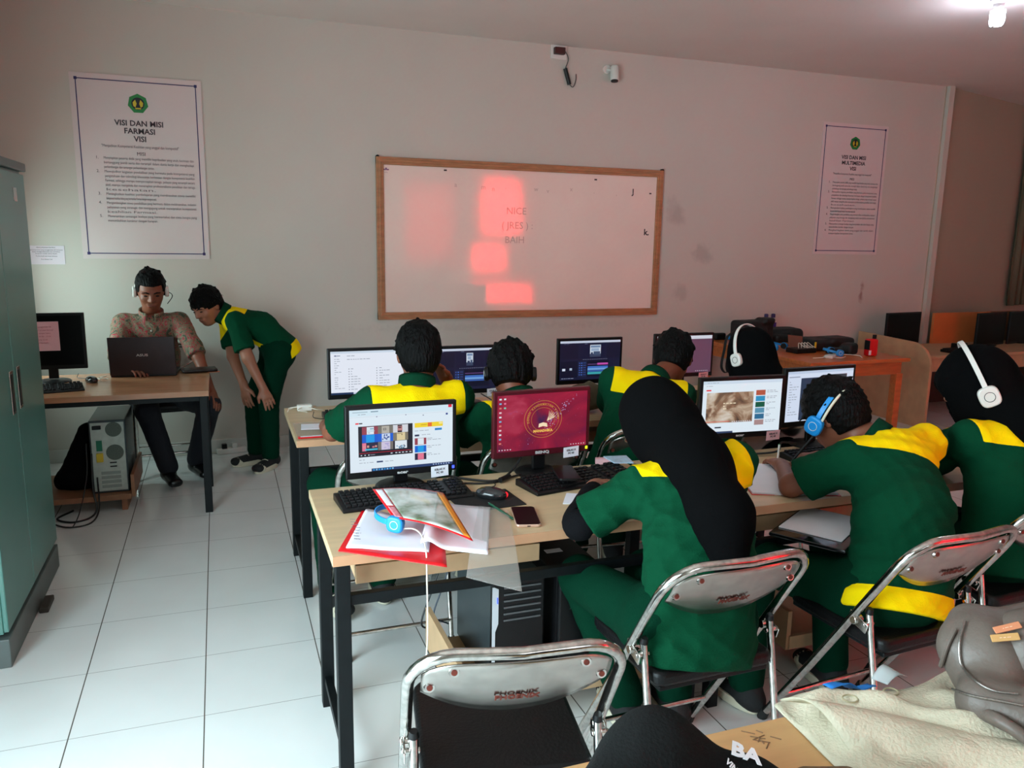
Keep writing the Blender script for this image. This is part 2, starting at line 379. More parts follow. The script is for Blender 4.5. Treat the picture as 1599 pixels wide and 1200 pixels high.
# ------------------------------------------------------------------ posters
M_poster = mat('poster_vinyl', (214, 200, 198), .35, noise=.02, nscale=3)
M_border = mat('poster_border_ink', (40, 30, 90), .5)
M_egreen = mat('emblem_green', (30, 130, 62), .5); M_edark = mat('emblem_dark', (22, 20, 34), .5); M_eyel = mat('emblem_yellow', (210, 185, 40), .5)
def poster(x0, x1, z0, z1, label, title, lines):
    t = thing('poster', label, 'poster', ((x0+x1)/2, YW, z0), 0, 'vision and mission posters on the front wall'); w_ = x1-x0; h_ = z1-z0
    def px(u, v): return (-w_/2+w_*u, h_*(1-v))
    MB().box((0, -.003, h_/2), (w_, .004, h_)).build('sheet', M_poster, t)
    b = MB(); m_ = w_*.045
    for z in (m_, h_-m_): b.box((0, -.0056, z), (w_-2*m_, .001, .006))
    for x in (-w_/2+m_, w_/2-m_):
        b.box((x, -.0056, h_/2), (.006, .001, h_-2*m_))
        for z in (m_, h_-m_): b.box((x, -.0057, z), (.018, .001, .018))
    b.build('printed_border', M_border, t)
    e = MB(); cx, cz = px(.5, .145); R_ = w_*.08
    e.mi = 0; pts = []
    for k in range(14):
        a = PI/2+2*PI*k/14; rr = R_*(1.0 if k % 2 == 0 else .90); pts.append((cx+rr*math.cos(a), cz+rr*math.sin(a)))
    e.prism(pts, .001, 'Y', -.0062)
    e.mi = 1; e.prism([(cx+R_*.62*math.cos(a), cz+R_*.62*math.sin(a)) for a in [2*PI*k/24 for k in range(24)]], .001, 'Y', -.0068)
    e.mi = 2
    for sg in (-1, 1): e.prism([(cx+sg*R_*.5, cz+R_*.1), (cx+sg*R_*.25, cz+R_*.4), (cx+sg*R_*.12, cz), (cx+sg*R_*.25, cz-R_*.38), (cx+sg*R_*.45, cz-R_*.25)], .001, 'Y', -.0074)
    e.prism([(cx-R_*.3, cz-R_*.42), (cx+R_*.3, cz-R_*.42), (cx+R_*.25, cz-R_*.55), (cx-R_*.25, cz-R_*.55)], .001, 'Y', -.0074)
    e.build('emblem', [M_egreen, M_edark, M_eyel], t)
    for i, s in enumerate(title):
        x, z = px(.5, .265+.042*i); text('title_line', s, w_*.062, M_ink, t, (x, -.006, z), R90, bold=.0012)
    x, z = px(.5, .385); text('motto_line', '"Menjadikan Kompetensi Keahlian yang unggul dan kompetitif"', w_*.033, M_fine, t, (x, -.006, z), R90, sx=.72)
    x, z = px(.5, .425); text('title_line', 'MISI', w_*.04, M_ink, t, (x, -.006, z), R90)
    v = .45; N = 0
    for para in lines:
        for j, s in enumerate(para):
            x, z = px(.21, v); o = text('body_line', s, w_*.030, M_fine, t, (x, -.006, z), R90, 'LEFT')
            wd = max(o.dimensions.x, .01); wd = max(p.co.x for p in o.data.vertices); full = w_*.70*(1.0 if j < len(para)-1 else .55)
            o.scale.x = full/wd
            if j == 0:
                x, z = px(.15, v); text('list_number', '%d.' % (N+1), w_*.034, M_ink, t, (x, -.006, z), R90, 'LEFT')
            v += .0245
        N += 1
    return t
L1 = [['Menyiapkan peserta didik yang memiliki kepribadian yang utuh, beriman dan', 'bertanggung jawab serta dan terampil dalam dunia kerja dan menghadapi', 'perkembangan dan tantangan perkembangan zaman.'],
      ['Mewujudkan kegiatan pendidikan yang bermutu pada kompetensi yang', 'pengetahuan dan teknologi khususnya berkenaan dengan kompetensi keahlian', 'Farmasi, sehingga mampu mempersiapkan tenaga, pelayan yang terampil secara', 'aktif, mampu mengelola dan menerapkan profesionalisme penelitian dan tenaga', 'kesehatan.'],
      ['Meningkatkan kualitas pembelajaran yang membiasakan siswa memiliki', 'kompetensi keahlian bidang yang bermanfaat Farmasi dengan mengacu pada'],
      ['Mengembangkan siswa pendidikan yang bermutu dalam melaksanakan, industri', 'pelayanan yang strategis dan mengagung untuk menciptakan kompetensi', 'keahlian Farmasi.'],
      ['Menanamkan semangat budaya yang bermartabat dan cinta bangsa yang', 'menumbuhkan karakter dengan harapan.']]
poster(-.718, .06, 1.374, 2.541, 'large white poster headed VISI DAN MISI FARMASI above the seated man', ('VISI DAN MISI', 'FARMASI', 'VISI'), L1)
poster(5.175, 5.91, 1.45, 2.602, 'white poster headed VISI DAN MISI MULTIMEDIA right of the whiteboard', ('VISI DAN MISI', 'MULTIMEDIA', 'VISI'), L1+[['Mengikuti kegiatan siswa yang unggul dan tertib dalam', 'mempersiapkan kompetensi siswa.']])
t = thing('paper_notice', 'small white paper notice taped on the front wall beside the locker', 'notice', (-.93, YW, 1.335))
MB().box((0, -.002, .06), (.21, .002, .12)).build('sheet', mat('notice_paper', (225, 214, 222), .8), t)
for i, (s, z) in enumerate((('PENGUMUMAN PENTING', .105), ('Bagi semua siswa yang menggunakan lab komputer', .09), ('harap menjaga kebersihan dan mematikan', .078), ('komputer setelah selesai dipakai', .066), ('Terima kasih atas kerja samanya', .050), ('Koordinator Lab', .030))):
    text('printed_line', s, .0095, M_ink, t, (0, -.0035, z), R90)

# ------------------------------------------------------------------ locker
M_lock = mat('green_locker_steel', (82, 132, 122), .33, noise=.10, nscale=3, coat=.15)
M_lockd = mat('locker_grey_plinth', (96, 104, 102), .45, noise=.15)
t = thing('locker', 'tall green steel locker with two doors at the left edge', 'locker', (-.66, .53, 0))
MB().box((-.215, .475, .98), (.40, .95, 1.70)).build('body', M_lock, t, bevel=.004)
MB().box((-.21, .475, .055), (.42, .95, .11)).build('plinth', M_lockd, t, bevel=.003)
MB().box((-.205, .475, 1.825), (.43, .96, .035)).build('top_cap', M_lockd, t, bevel=.004)
for i, (y0, y1, yh) in enumerate(((.005, .443, .385), (.447, .945, .505))):
    d = MB().box((-.008, (y0+y1)/2, .965), (.018, y1-y0, 1.66)).build('door', M_lock, t, bevel=.004)
    h = MB(); h.box((.003, yh, .945), (.004, .050, .17)); h.build('handle', M_chromeworn, d, bevel=.002)
    MB().box((.0065, yh-.006, .945), (.003, .030, .145)).build('handle_recess', M_black, d)
MB().box((.004, .74, 1.705), (.004, .05, .055)).build('label_plate', M_chromeworn, t)
wd = MB().box((0, 0, .012), (.035, .13, .024)).build('door_stopper', mat('dark_wood_wedge', (60, 52, 46), .6), bevel=.004, loc=(-.635, 1.03, 0))
tag(wd, 'small dark wedge lying on the floor against the locker plinth', 'door stopper')
# ------------------------------------------------------------------ ceiling lamp, camera, socket
M_lampglow = mat('lamp_glow', (255, 255, 255), .5, emit=(225, 238, 255), estr=34.0)
t = thing('ceiling_lamp', 'glowing white compact bulb lamp hanging under the ceiling at upper right', 'lamp', (4.50, 1.17, 2.885))
MB().lathe([(.05, .115), (.052, .09), (.03, .075), (.026, .04)], n=20).build('lamp_socket', mat('lamp_socket_plastic', (170, 160, 160), .5), t, smooth=True)
b = MB()
for k in range(3):
    a = 2*PI*k/3; c, s_ = .030*math.cos(a), .030*math.sin(a); c2, s2 = .030*math.cos(a+.9), .030*math.sin(a+.9)
    b.tube([(c, s_, .04), (c, s_, -.02), (c*.9, s_*.9, -.034), (c2*.9, s2*.9, -.034), (c2, s2, -.02), (c2, s2, .04)], .012, 10)
b.build('bulb', M_lampglow, t, smooth=True)
l = bpy.data.lights.new('lamp_light', 'POINT'); l.energy = 8; l.color = (.70, .80, 1.0); l.shadow_soft_size = .05
lo = bpy.data.objects.new('lamp_light', l); COL.objects.link(lo); lo.location = (0, 0, -.14); lo.parent = t
t = thing('security_camera', 'small white tubular camera on the front wall under the ceiling', 'camera', (3.04, YW, 2.86))
MB().cyl((0, 0, 0), (0, -.02, 0), .032, n=24).build('mount', M_white, t, bevel=.002, smooth=True)
MB().tube([(0, -.015, 0), (.01, -.045, -.01), (.03, -.07, -.01)], .009).build('arm', M_white, t, smooth=True)
cb = MB().lathe([(.024, .05), (.032, .04), (.033, -.06), (.031, -.065)], n=24).build('camera_body', M_white, t, smooth=True, loc=(.035, -.075, -.03)); cb.rotation_euler = (-.18, .06, 0)
MB().lathe([(.029, -.064), (.028, -.072), (.012, -.073)], n=24).build('lens_cover', M_black, cb, smooth=True)
t = thing('wall_socket', 'wall socket near the ceiling with a dark plug and hanging adapter', 'socket', (2.63, YW, 2.955))
MB().box((0, -.008, -.005), (.13, .016, .10)).build('face_plate', M_white, t, bevel=.003)
MB().box((-.005, -.03, 0), (.085, .04, .05)).build('plug', mat('dark_red_plug', (70, 26, 24), .5), t, bevel=.004)
ad = MB().tube([(.05, -.02, -.12), (.09, -.02, -.235)], .016, 10).build('adapter', M_black, t, smooth=True)
MB().tube(spline([(.045, -.03, 0), (.07, -.03, -.05), (.052, -.02, -.12)]), .003, 6).build('cord', M_blackcable, t)
MB().tube(spline([(.09, -.02, -.235), (.12, -.02, -.25), (.145, -.012, -.2), (.15, -.006, -.15)]), .003, 6).build('cord', M_blackcable, t)

# ------------------------------------------------------------------ desks
DH = .715
def desk(name, label, x0, y0, tx=.085, L=1.2, D=.60, m=M_wood, edge=M_woodedge, h=DH, tray=True, shelf=True, rails=True, legin=.03, backin=.15, sx0=.40, group=None):
    t = thing(name, label, 'desk', (x0, y0, 0), 0, group)
    top = MB(); top.box((L/2, D/2, h-.015), (L, D, .03)); top.build('tabletop', m, t, bevel=.002)
    e = MB(); e.box((L/2, -.001, h-.015), (L-.002, .003, .029)); e.build('front_edge_band', edge, t)
    fy, by = .035, D-backin
    for x in (legin, L-legin):
        for y in (fy, by): MB().box((x, y, (h-.03)/2), (.04, .04, h-.03)).build('leg', M_steel, t, bevel=.002)
    r = MB()
    for x in (legin, L-legin):
        if rails: r.box((x, (fy+by)/2, .10), (.025, by-fy-.04, .025))
        r.box((x, (fy+by)/2, h-.045), (.03, by-fy-.04, .03))
    r.box((L/2, by, h-.045), (L-2*legin-.04, .03, .03))
    if rails: r.box((L/2, fy, h-.145), (L-2*legin-.04, .025, .03))
    else: r.box((L/2, fy, h-.045), (L-2*legin-.04, .03, .03))
    r.build('frame_rails', M_steel, t, bevel=.002)
    if tray:
        k = MB(); tw = L*.46; k.box((tx+tw/2, .28, h-.115), (tw, .36, .015))
        for x in (tx, tx+tw): k.box((x, .28, h-.10), (.016, .36, .045))
        k.box((tx+tw/2, .105, h-.105), (tw+.016, .016, .055)); k.build('keyboard_tray', [M_board], t, bevel=.001)
    if shelf:
        s = MB(); s.box(((sx0+L-.06)/2, .32, .115), (L-.06-sx0, .44, .018)); s.box((sx0, .32, .18), (.018, .44, .15)); s.box(((sx0+L-.06)/2, .10, .135), (L-.06-sx0, .018, .05))
        s.build('computer_shelf', M_board, t, bevel=.001)
    return t
G_D = 'laminate computer desks with black steel legs'
desk('computer_desk', 'pale laminate desk nearest the camera, carrying the red folder and phone', .365, -.51)
desk('computer_desk', 'laminate desk under the boy wearing blue headphones and the open notebook', 1.60, -.51)
desk('computer_desk', 'laminate desk at the right end of the front row, behind the girl at right', 2.85, -.51, L=.95, shelf=False)
desk('computer_desk', 'laminate desk of the second row carrying the white charger at its left end', .385, .76, D=.66, backin=.14, tx=.45)
desk('computer_desk', 'laminate desk of the second row under the leaning boy at center right', 1.62, .76, D=.66, backin=.14)
desk('teacher_desk', 'brown laminate desk of the seated man beside the green locker', -1.11, 2.03, L=1.14, D=.72, m=M_woodteach, edge=M_woodteach, h=.705, tray=False, shelf=False, rails=False, backin=.20)
# teacher desk's low shelf is its own board unit
ts = MB(); ts.box((-.74, 2.46, .09), (.66, .50, .018)); ts.box((-.40, 2.46, .145), (.018, .50, .13)); ts.box((-.74, 2.21, .085), (.66, .016, .03))
ts.box((-1.05, 2.46, .04), (.03, .46, .08)); ts.box((-.45, 2.46, .04), (.03, .46, .08))
tag(ts.build('computer_shelf', mat('brown_board', (150, 104, 74), .5, noise=.15), bevel=.001), 'low brown board shelf under the teacher desk, carrying the open-backed tower', 'shelf')

# ------------------------------------------------------------------ monitors
ES = .92
SCREEN_MATS = {}
def smat(rgb, k=1.0):
    key = (tuple(rgb), k)
    if key not in SCREEN_MATS:
        m = mat('screen_%d_%d_%d_%d' % (*rgb, int(k*100)), (10, 10, 12), .35, emit=rgb, estr=ES*k); SCREEN_MATS[key] = m
    return SCREEN_MATS[key]
def screen(parent, W, H, y, z0, base, rects, name='screen', extra=None):
    """flat display: coloured panes stacked 0.15 mm apart; coordinates 0-1, origin top-left"""
    b = MB(); mats = [base]; idx = {}
    b.add([(-W/2, y, z0), (W/2, y, z0), (W/2, y, z0+H), (-W/2, y, z0+H)], [(0, 1, 2, 3)])
    for n, (x0, y0, x1, y1, c, *lv) in enumerate(rects):
        m = c if not isinstance(c, tuple) else smat(c)
        if m.name not in idx: idx[m.name] = len(mats); mats.append(m)
        b.mi = idx[m.name]; yy = y-.00012*((lv[0] if lv else 1)+n*.02)
        X0, X1, Z0, Z1 = -W/2+W*x0, -W/2+W*x1, z0+H*(1-y1), z0+H*(1-y0)
        b.add([(X0, yy, Z0), (X1, yy, Z0), (X1, yy, Z1), (X0, yy, Z1)], [(0, 1, 2, 3)])
    return b.build(name, mats, parent)
def noise_mat(name, stops, scale=4, k=1.0, detail=8, dist=1.0):
    if name in MATS: return MATS[name]
    m = mat(name, (8, 8, 10), .35, emit=(255, 255, 255), estr=ES*k); nt = m.node_tree; b = nt.nodes['Principled BSDF']
    tc = nt.nodes.new('ShaderNodeTexCoord'); n = nt.nodes.new('ShaderNodeTexNoise'); n.inputs['Scale'].default_value = scale; n.inputs['Detail'].default_value = detail; n.inputs['Distortion'].default_value = dist
    nt.links.new(tc.outputs['Object'], n.inputs['Vector']); r = nt.nodes.new('ShaderNodeValToRGB'); nt.links.new(n.outputs['Fac'], r.inputs[0])
    r.color_ramp.elements[0].position = stops[0][0]; r.color_ramp.elements[0].color = (*s2l(stops[0][1]), 1)
    r.color_ramp.elements[1].position = stops[-1][0]; r.color_ramp.elements[1].color = (*s2l(stops[-1][1]), 1)
    for p_, c in stops[1:-1]: e = r.color_ramp.elements.new(p_); e.color = (*s2l(c), 1)
    nt.links.new(r.outputs[0], b.inputs['Emission Color']); return m
WHT = (226, 240, 250)
def R_(seed): return random.Random(seed)
def textlines(x0, y0, x1, n, dy, seed, c=(150, 158, 172), h=.008, cols=1):
    r = R_(seed); out = []
    for i in range(n):
        x = x0
        while x < x1-.02:
            wv = r.uniform(.015, .05); out.append((x, y0+i*dy, min(x+wv, x1), y0+i*dy+h, c)); x += wv+.01
            if r.random() < .35: break
    return out
def video_screen():
    r = [(0, 0, 1, .10, (214, 236, 248)), (.955, 0, .99, .045, (232, 30, 60), 2), (.03, .03, .17, .045, (170, 196, 210), 2), (.20, .03, .27, .045, (110, 140, 160), 2), (0, .115, 1, .118, (190, 205, 220), 2)]
    r += textlines(.08, .07, .4, 1, .02, 1); r += [(.25, .115, .262, .13, (120, 130, 160), 2), (.53, .115, .54, .13, (120, 130, 160), 2), (.70, .14, .71, .155, (90, 100, 130), 2)]
    r += [(.055, .205, .085, .228, (235, 20, 50), 2), (.088, .207, .12, .226, (60, 60, 70), 2), (.93, .135, .95, .165, (40, 60, 140), 2)]
    vx0, vx1, vy0, vy1 = .08, .60, .265, .76; r.append((vx0, vy0, vx1, vy1, (16, 18, 34), 2))
    cx = [.115, .265, .41, .555]; cy = [.275, .40, .53, .665]
    cells = [[((150, 60, 78), (222, 236, 246), .3, .75), ((120, 116, 108), (182, 178, 168), .25, .75), ((214, 218, 226), (48, 26, 40), .3, .6)],
             [((10, 90, 210), (16, 156, 236), .25, .78), ((16, 96, 214), (206, 222, 244), .25, .8), ((128, 122, 104), (222, 206, 160), .25, .8)],
             [((36, 34, 66), (230, 120, 150), .0, .25), ((116, 112, 108), (208, 200, 226), .22, .8), ((20, 22, 40), (226, 236, 244), .12, .92)]]
    for i in range(3):
        for j in range(3):
            a, b_, u, v = cells[i][j]; X0, X1 = cx[j], cx[j+1]; r.append((X0, cy[i], X1, cy[i+1], a, 3)); r.append((X0+(X1-X0)*u, cy[i]+.004, X0+(X1-X0)*v, cy[i+1]-.002, b_, 4))
    r += [(.19, .30, .225, .32, (140, 180, 200), 5), (.165, .34, .235, .35, (160, 200, 220), 5), (.17, .37, .19, .378, (120, 140, 160), 5)]
    r += [(.315, .31, .345, .35, (126, 122, 116), 5), (.325, .32, .335, .34, (180, 176, 168), 6), (.455, .30, .50, .37, (190, 130, 130), 5), (.46, .31, .49, .33, (60, 30, 40), 6)]
    r += [(.14, .63, .26, .655, (64, 190, 220), 5), (.12, .58, .145, .61, (220, 150, 150), 5), (.16, .575, .18, .61, (214, 150, 140), 5), (.21, .59, .23, .615, (200, 120, 130), 5), (.235, .58, .255, .61, (210, 150, 140), 5)]
    rr = R_(3)
    for k in range(14): x = .305+rr.random()*.06; y = .41+rr.random()*.085; r.append((x, y, x+.010, y+.022, (40, 70, 150), 5))
    for k in range(16): x = .43+rr.random()*.09; y = .60+rr.random()*.045; r.append((x, y, x+.01, y+.02, ((60, 70, 90), (90, 150, 190))[k % 2], 5))
    for k in range(10): x = .315+rr.random()*.05; y = .55+rr.random()*.09; r.append((x, y, x+.014, y+.016, (176, 168, 214), 5))
    r += [(.45, .415, .50, .422, (90, 74, 50), 5), (.49, .43, .5, .445, (90, 74, 50), 5)]
    r += [(.085, .695, .595, .70, (238, 20, 50), 5)]
    for x in (.10, .135, .17): r.append((x, .722, x+.012, .738, (220, 226, 236), 5))
    r.append((.19, .726, .235, .734, (150, 154, 170), 5))
    for x in (.385, .43, .462, .495, .53, .568): r.append((x, .72, x+.018, .736, (214, 220, 232), 5))
    r += [(.62, .27, .90, .345, (246, 216, 40), 2), (.75, .275, .79, .34, (236, 110, 40), 3), (.68, .30, .74, .31, (200, 150, 30), 3), (.86, .275, .895, .31, (250, 236, 150), 3)]
    r += [(.82, .375, .89, .41, (20, 132, 206), 2), (.62, .46, .665, .49, (34, 44, 84), 2)]; r += textlines(.62, .395, .78, 1, .02, 5); r += textlines(.69, .465, .86, 1, .02, 6)
    y = .52
    for c1, c2 in (((150, 60, 78), (226, 238, 246)), ((10, 100, 214), (20, 160, 236)), ((36, 34, 66), (230, 120, 150))):
        r.append((.62, y, .735, y+.11, c1, 2)); r.append((.65, y+.004, .71, y+.106, c2, 3)); r += textlines(.745, y+.01, .88, 2, .025, int(y*100)); y += .125
    r += [(.25, .84, .31, .865, (44, 66, 110), 2)]; r += textlines(.085, .80, .14, 1, .02, 8); r += textlines(.085, .85, .22, 1, .02, 9); r += textlines(.33, .85, .5, 1, .02, 10)
    r += [(.0, .955, .2, 1, (226, 236, 250), 2), (.2, .955, 1, 1, (40, 62, 110), 2)]
    for k in range(8): r.append((.215+.026*k, .965, .23+.026*k, .99, ((40, 150, 220), (120, 190, 240))[k % 2], 3))
    for k in range(7): r.append((.80+.026*k, .967, .812+.026*k, .985, (170, 190, 220), 3))
    return r
def list_screen():
    r = [(0, 0, 1, .05, (206, 220, 236)), (.05, .085, .08, .115, (120, 130, 160), 2), (.085, .09, .13, .11, (140, 150, 170), 2)]
    r += textlines(.05, .17, .14, 8, .05, 21, h=.012); r += textlines(.05, .60, .20, 6, .05, 22, h=.012); r += textlines(.22, .10, .45, 1, .1, 23, h=.014); r += textlines(.22, .18, .9, 1, .1, 24, h=.014)
    for k in range(9):
        y = .40+.06*k; r += [(.24, y, .25, y+.018, (60, 62, 80), 2), (.62, y, .63, y+.018, (60, 62, 80), 2)]; r += textlines(.27, y, .40, 1, .1, 30+k, h=.014); r += textlines(.66, y, .82, 1, .1, 50+k, h=.014)
    r += [(0, .955, .3, 1, (30, 50, 90), 2), (.3, .965, 1, 1, (190, 205, 226), 2)]
    return r
def editor_screen(v=0):
    r = [(0, 0, 1, .055, (196, 206, 224)), (0, .055, 1, 1, (24, 27, 54)), (.01, .09, .30, .46, (20, 22, 46), 2), (.33, .09, .74, .46, (21, 24, 52), 2), (.77, .09, .99, .46, (20, 22, 46), 2)]
    X = (.48, .58) if v == 0 else (.49, .67)
    r += [(X[0], .11, X[1], .42, (200, 212, 226), 3), (X[0]+.01, .13, X[1]-.01, .18, (110, 136, 170), 4), (X[0]+.02, .2, X[1]-.03, .27, (150, 172, 200), 4), (X[0], .34, X[1], .42, (56, 66, 92), 4), (X[0]+.015, .30, X[0]+.05, .36, (50, 60, 90), 4), (X[0]+.06, .28, X[1]-.01, .37, (64, 80, 110), 5)]
    r += textlines(.06, .07, .24, 1, .1, 61, c=(110, 116, 150)); r += textlines(.40, .075, .5, 1, .1, 62, c=(130, 136, 170)); r += textlines(.8, .12, .92, 5, .05, 63, c=(90, 96, 130), h=.012)
    for k in range(14): r.append((.38+.03*k, .475, .39+.03*k, .487, (160, 168, 196), 3))
    r += [(.01, .52, .29, .93, (18, 20, 42), 2), (.30, .52, .44, .93, (30, 36, 66), 2), (.45, .52, .82, .93, (16, 18, 40), 2)]
    for k in range(6): r += [(.315, .56+.06*k, .335, .585+.06*k, (60, 90, 170), 3), (.35, .56+.06*k, .37, .585+.06*k, (70, 110, 200), 3), (.385, .56+.06*k, .43, .58+.06*k, (50, 70, 130), 3)]
    r += [(.46, .60, .80, .62, (96, 66, 120), 3), (.46, .66, .80, .71, (64, 110, 190), 3), (.46, .71, .80, .76, (110, 160, 220), 3), (.46, .77, .80, .80, (60, 100, 180), 3)]
    if v: r += [(.62, .58, .80, .63, (190, 80, 170), 4), (.04, .70, .09, .76, (210, 220, 240), 4), (.16, .69, .20, .75, (170, 190, 210), 4), (.46, .81, .80, .87, (60, 160, 170), 3)]
    r += textlines(.03, .95, .3, 1, .1, 64, c=(150, 160, 190), h=.012)
    return r
def desktop_dark():
    return [(0, 0, 1, .09, (206, 214, 226)), (.05, .02, .2, .05, (160, 170, 190), 2)]+[(.72+.035*k, .95, .735+.035*k, .965, (220, 214, 224), 2) for k in range(7)]
def news_screen():
    r = [(0, 0, 1, .06, (206, 224, 240)), (.04, .16, .10, .185, (236, 30, 50), 2)]+textlines(.05, .03, .5, 1, .1, 71)+textlines(.04, .09, .7, 1, .1, 72)
    r += [(.05, .22, .64, .80, noise_mat('clouded_video', [(.3, (40, 34, 42)), (.46, (150, 116, 92)), (.55, (206, 184, 160)), (.7, (238, 232, 222))], 11, .85)), (.05, .77, .35, .778, (235, 20, 50), 6)]
    r += textlines(.26, .42, .5, 3, .05, 73, c=(236, 220, 190), h=.02)
    cols = [(180, 90, 70), (40, 150, 200), (20, 90, 70), (90, 150, 180), (50, 110, 150), (170, 140, 140)]
    for k in range(6): r.append((.67, .20+.115*k, .79, .30+.115*k, cols[k], 2)); r += textlines(.81, .21+.115*k, .95, 2, .03, 80+k, h=.01)
    for k in range(9): r.append((.38+.028*k, .775, .395+.028*k, .79, (220, 220, 226), 6))
    r += textlines(.05, .83, .5, 1, .05, 90, c=(90, 96, 110), h=.012); r.append((.17, .875, .25, .90, (40, 44, 60), 2)); r += [(.0, .965, .4, 1, (50, 66, 100), 2)]
    return r
def doc_screen():
    r = [(0, 0, 1, .05, (190, 206, 230)), (.2, .14, .48, .98, (46, 60, 84)), (.52, .1, .9, .2, (60, 62, 70)), (.02, .1, .18, .12, (150, 160, 180))]
    r += textlines(.03, .2, .17, 14, .05, 91, h=.012)+textlines(.55, .3, .95, 12, .05, 92, h=.012); return r
M_wallpaper = noise_mat('galaxy_wallpaper', [(.28, (60, 30, 84)), (.42, (140, 24, 62)), (.55, (172, 30, 66)), (.66, (196, 62, 92)), (.82, (110, 110, 210))], 7, .80, 10, .8)
M_logo = mat('silver_logo', (190, 190, 190), .4)
def monitor(label, loc, rz, W=.385, H=.245, z0=.055, scr=None, base=None, bz=M_black, logo='acer', card=None, led=None, group='computer monitors on the classroom desks', stand_h=None, red=False, cardx=.13):
    t = thing('monitor', label, 'monitor', loc, rz, group); bw = .0145; bb = .024
    h = MB(); h.box((0, .012, z0+H/2), (W, .022, H)); ho = h.build('housing', bz, t, bevel=.004)
    MB().box((0, .028, z0+H*.48), (W*.55, .02, H*.6)).build('rear_cover', M_blackmatte, t, bevel=.008)
    MB().box((0, .034, (z0+H*.5)/2+.01), (.05, .018, z0+H*.45)).build('stand_neck', M_black, t, bevel=.004)
    MB().lathe([(.085, 0), (.088, .004), (.080, .010), (.03, .014)], n=28).build('stand_base', M_black, t, smooth=True, loc=(0, .03, 0))
    if base is not None: s = screen(t, W-2*bw, H-bw-bb, -.0002, z0+bb, base, scr or [])
    else: s = screen(t, W-2*bw, H-bw-bb, -.0002, z0+bb, mat('screen_off', (5, 5, 6), .35, spec=.15), [])
    if logo: text('maker_logo', logo, .014, M_logo, t, (0, -.0006, z0+.007), R90, bold=.0006, sx=1.5)
    if led: MB().box((W/2-.012, -.001, z0+.014), (.008, .002, .010)).build('power_light', mat('power_light_%d' % led[2], led, .4, emit=led, estr=2.0), t)
    if card:
        c = MB(); c.box((0, 0, 0), (.062, .0012, .040)); co = c.build('name_card', M_paper if card != 'pink' else M_pinkpaper, t, loc=(cardx, -.006, z0+.004)); co.rotation_euler = (.12, -.06, 0)
        for i, s_ in enumerate(('KELAS X', 'PC 0%d' % (int(loc[0]*4) % 9+1))): text('card_text', s_, .010, M_ink, co, (0, -.0009, .004-.012*i), R90, bold=.0003)
    return t
wb_ = smat(WHT)
monitor('black monitor showing a video page with nine tiles, nearest the camera', (.672, .01, DH), .03, scr=video_screen(), base=wb_, card='w', led=(60, 80, 255), z0=.048, H=.252)
mm = monitor('dark red lit monitor showing a red galaxy desktop with a round emblem', (1.19, .02, DH), .045, scr=[(.02+.0, .05+.078*k, .045, .078+.078*k, ((226, 232, 240), (120, 180, 220), (220, 120, 110), (230, 200, 210))[k % 4]) for k in range(11)]+[(.07, .05+.078*k, .092, .078+.078*k, ((226, 232, 240), (240, 120, 160), (120, 210, 190))[k % 3]) for k in range(3)]+[(.02+.03*k, .955, .032+.03*k, .972, (230, 226, 236)) for k in range(5)]+[(.82+.03*k, .955, .83+.03*k, .97, (230, 226, 236)) for k in range(6)], base=M_wallpaper, bz=mat('dark_red_bezel', (74, 14, 26), .3, noise=.1), logo='BENQ', card='w', led=(190, 220, 30), z0=.075, H=.245, cardx=.115)
e = MB(); gold = smat((214, 150, 70), .8)
for rr_, wd_ in ((.075, .0016), (.064, .001), (.047, .0012)):
    n = 48; vs = []; fs = []
    for k in range(n): a = 2*PI*k/n; vs += [(rr_*math.cos(a), 0, rr_*.92*math.sin(a)), ((rr_-wd_)*math.cos(a), 0, (rr_-wd_)*.92*math.sin(a))]
    for k in range(n): fs.append((2*k, 2*k+1, (2*k+3) % (2*n), (2*k+2) % (2*n)))
    e.add(vs, fs)
e.mi = 1; e.add([(-.018, 0, -.03), (.0, 0, -.026), (.018, 0, -.03), (.016, 0, -.016), (0, 0, -.012), (-.016, 0, -.016)], [(0, 1, 2, 3, 4, 5)])
for k in range(5): a = .3+k*.28; e.add([(.015, 0, -.008), (.022+.022*math.cos(a), 0, -.004+.024*math.sin(a)), (.024+.030*math.cos(a+.12), 0, -.002+.034*math.sin(a+.12)), (.020, 0, -.004)], [(0, 1, 2, 3)])
eo = e.build('wallpaper_emblem', [gold, smat((248, 226, 190), 1.0)], mm, loc=(.0, -.0012, .075+.135))
ring = 'DEWAN KEHORMATAN SISWA'
for i, ch in enumerate(ring):
    a = PI*1.05-i*(PI*1.1/len(ring)); text('emblem_letter', ch, .011, gold, eo, (.0555*math.cos(a)*1.0, -.0003, .0555*math.sin(a)*.92), (PI/2, -(a-PI/2), 0), bold=.0002)
text('emblem_word', 'MAHADHIKA', .013, smat((240, 190, 90), 1.0), eo, (0, -.0004, -.047), R90, bold=.0005)
g = MB(); rr = R_(5)
for k in range(160):
    u = rr.gauss(0, 1); x = .055+.028*u*1.1; z = .015+.040*u*.75+rr.gauss(0, .010); s_ = rr.uniform(.0006, .002)
    if k > 105: x = rr.uniform(-.16, .16); z = rr.uniform(-.09, .09); s_ = rr.uniform(.0004, .001)
    if -.165 < x < .165 and -.10 < z < .10: g.add([(x-s_, 0, z), (x, 0, z-s_), (x+s_, 0, z), (x, 0, z+s_)], [(0, 1, 2, 3)])
tag(g.build('wallpaper_stars', smat((190, 186, 235), .9), mm, loc=(0, -.0009, .075+.13)), kind='stuff')
monitor('black monitor showing a cloudy video, left of the boy with blue headphones', (2.045, .02, DH), -.06, scr=news_screen(), base=wb_, card='pink', z0=.078, H=.25, cardx=.15)
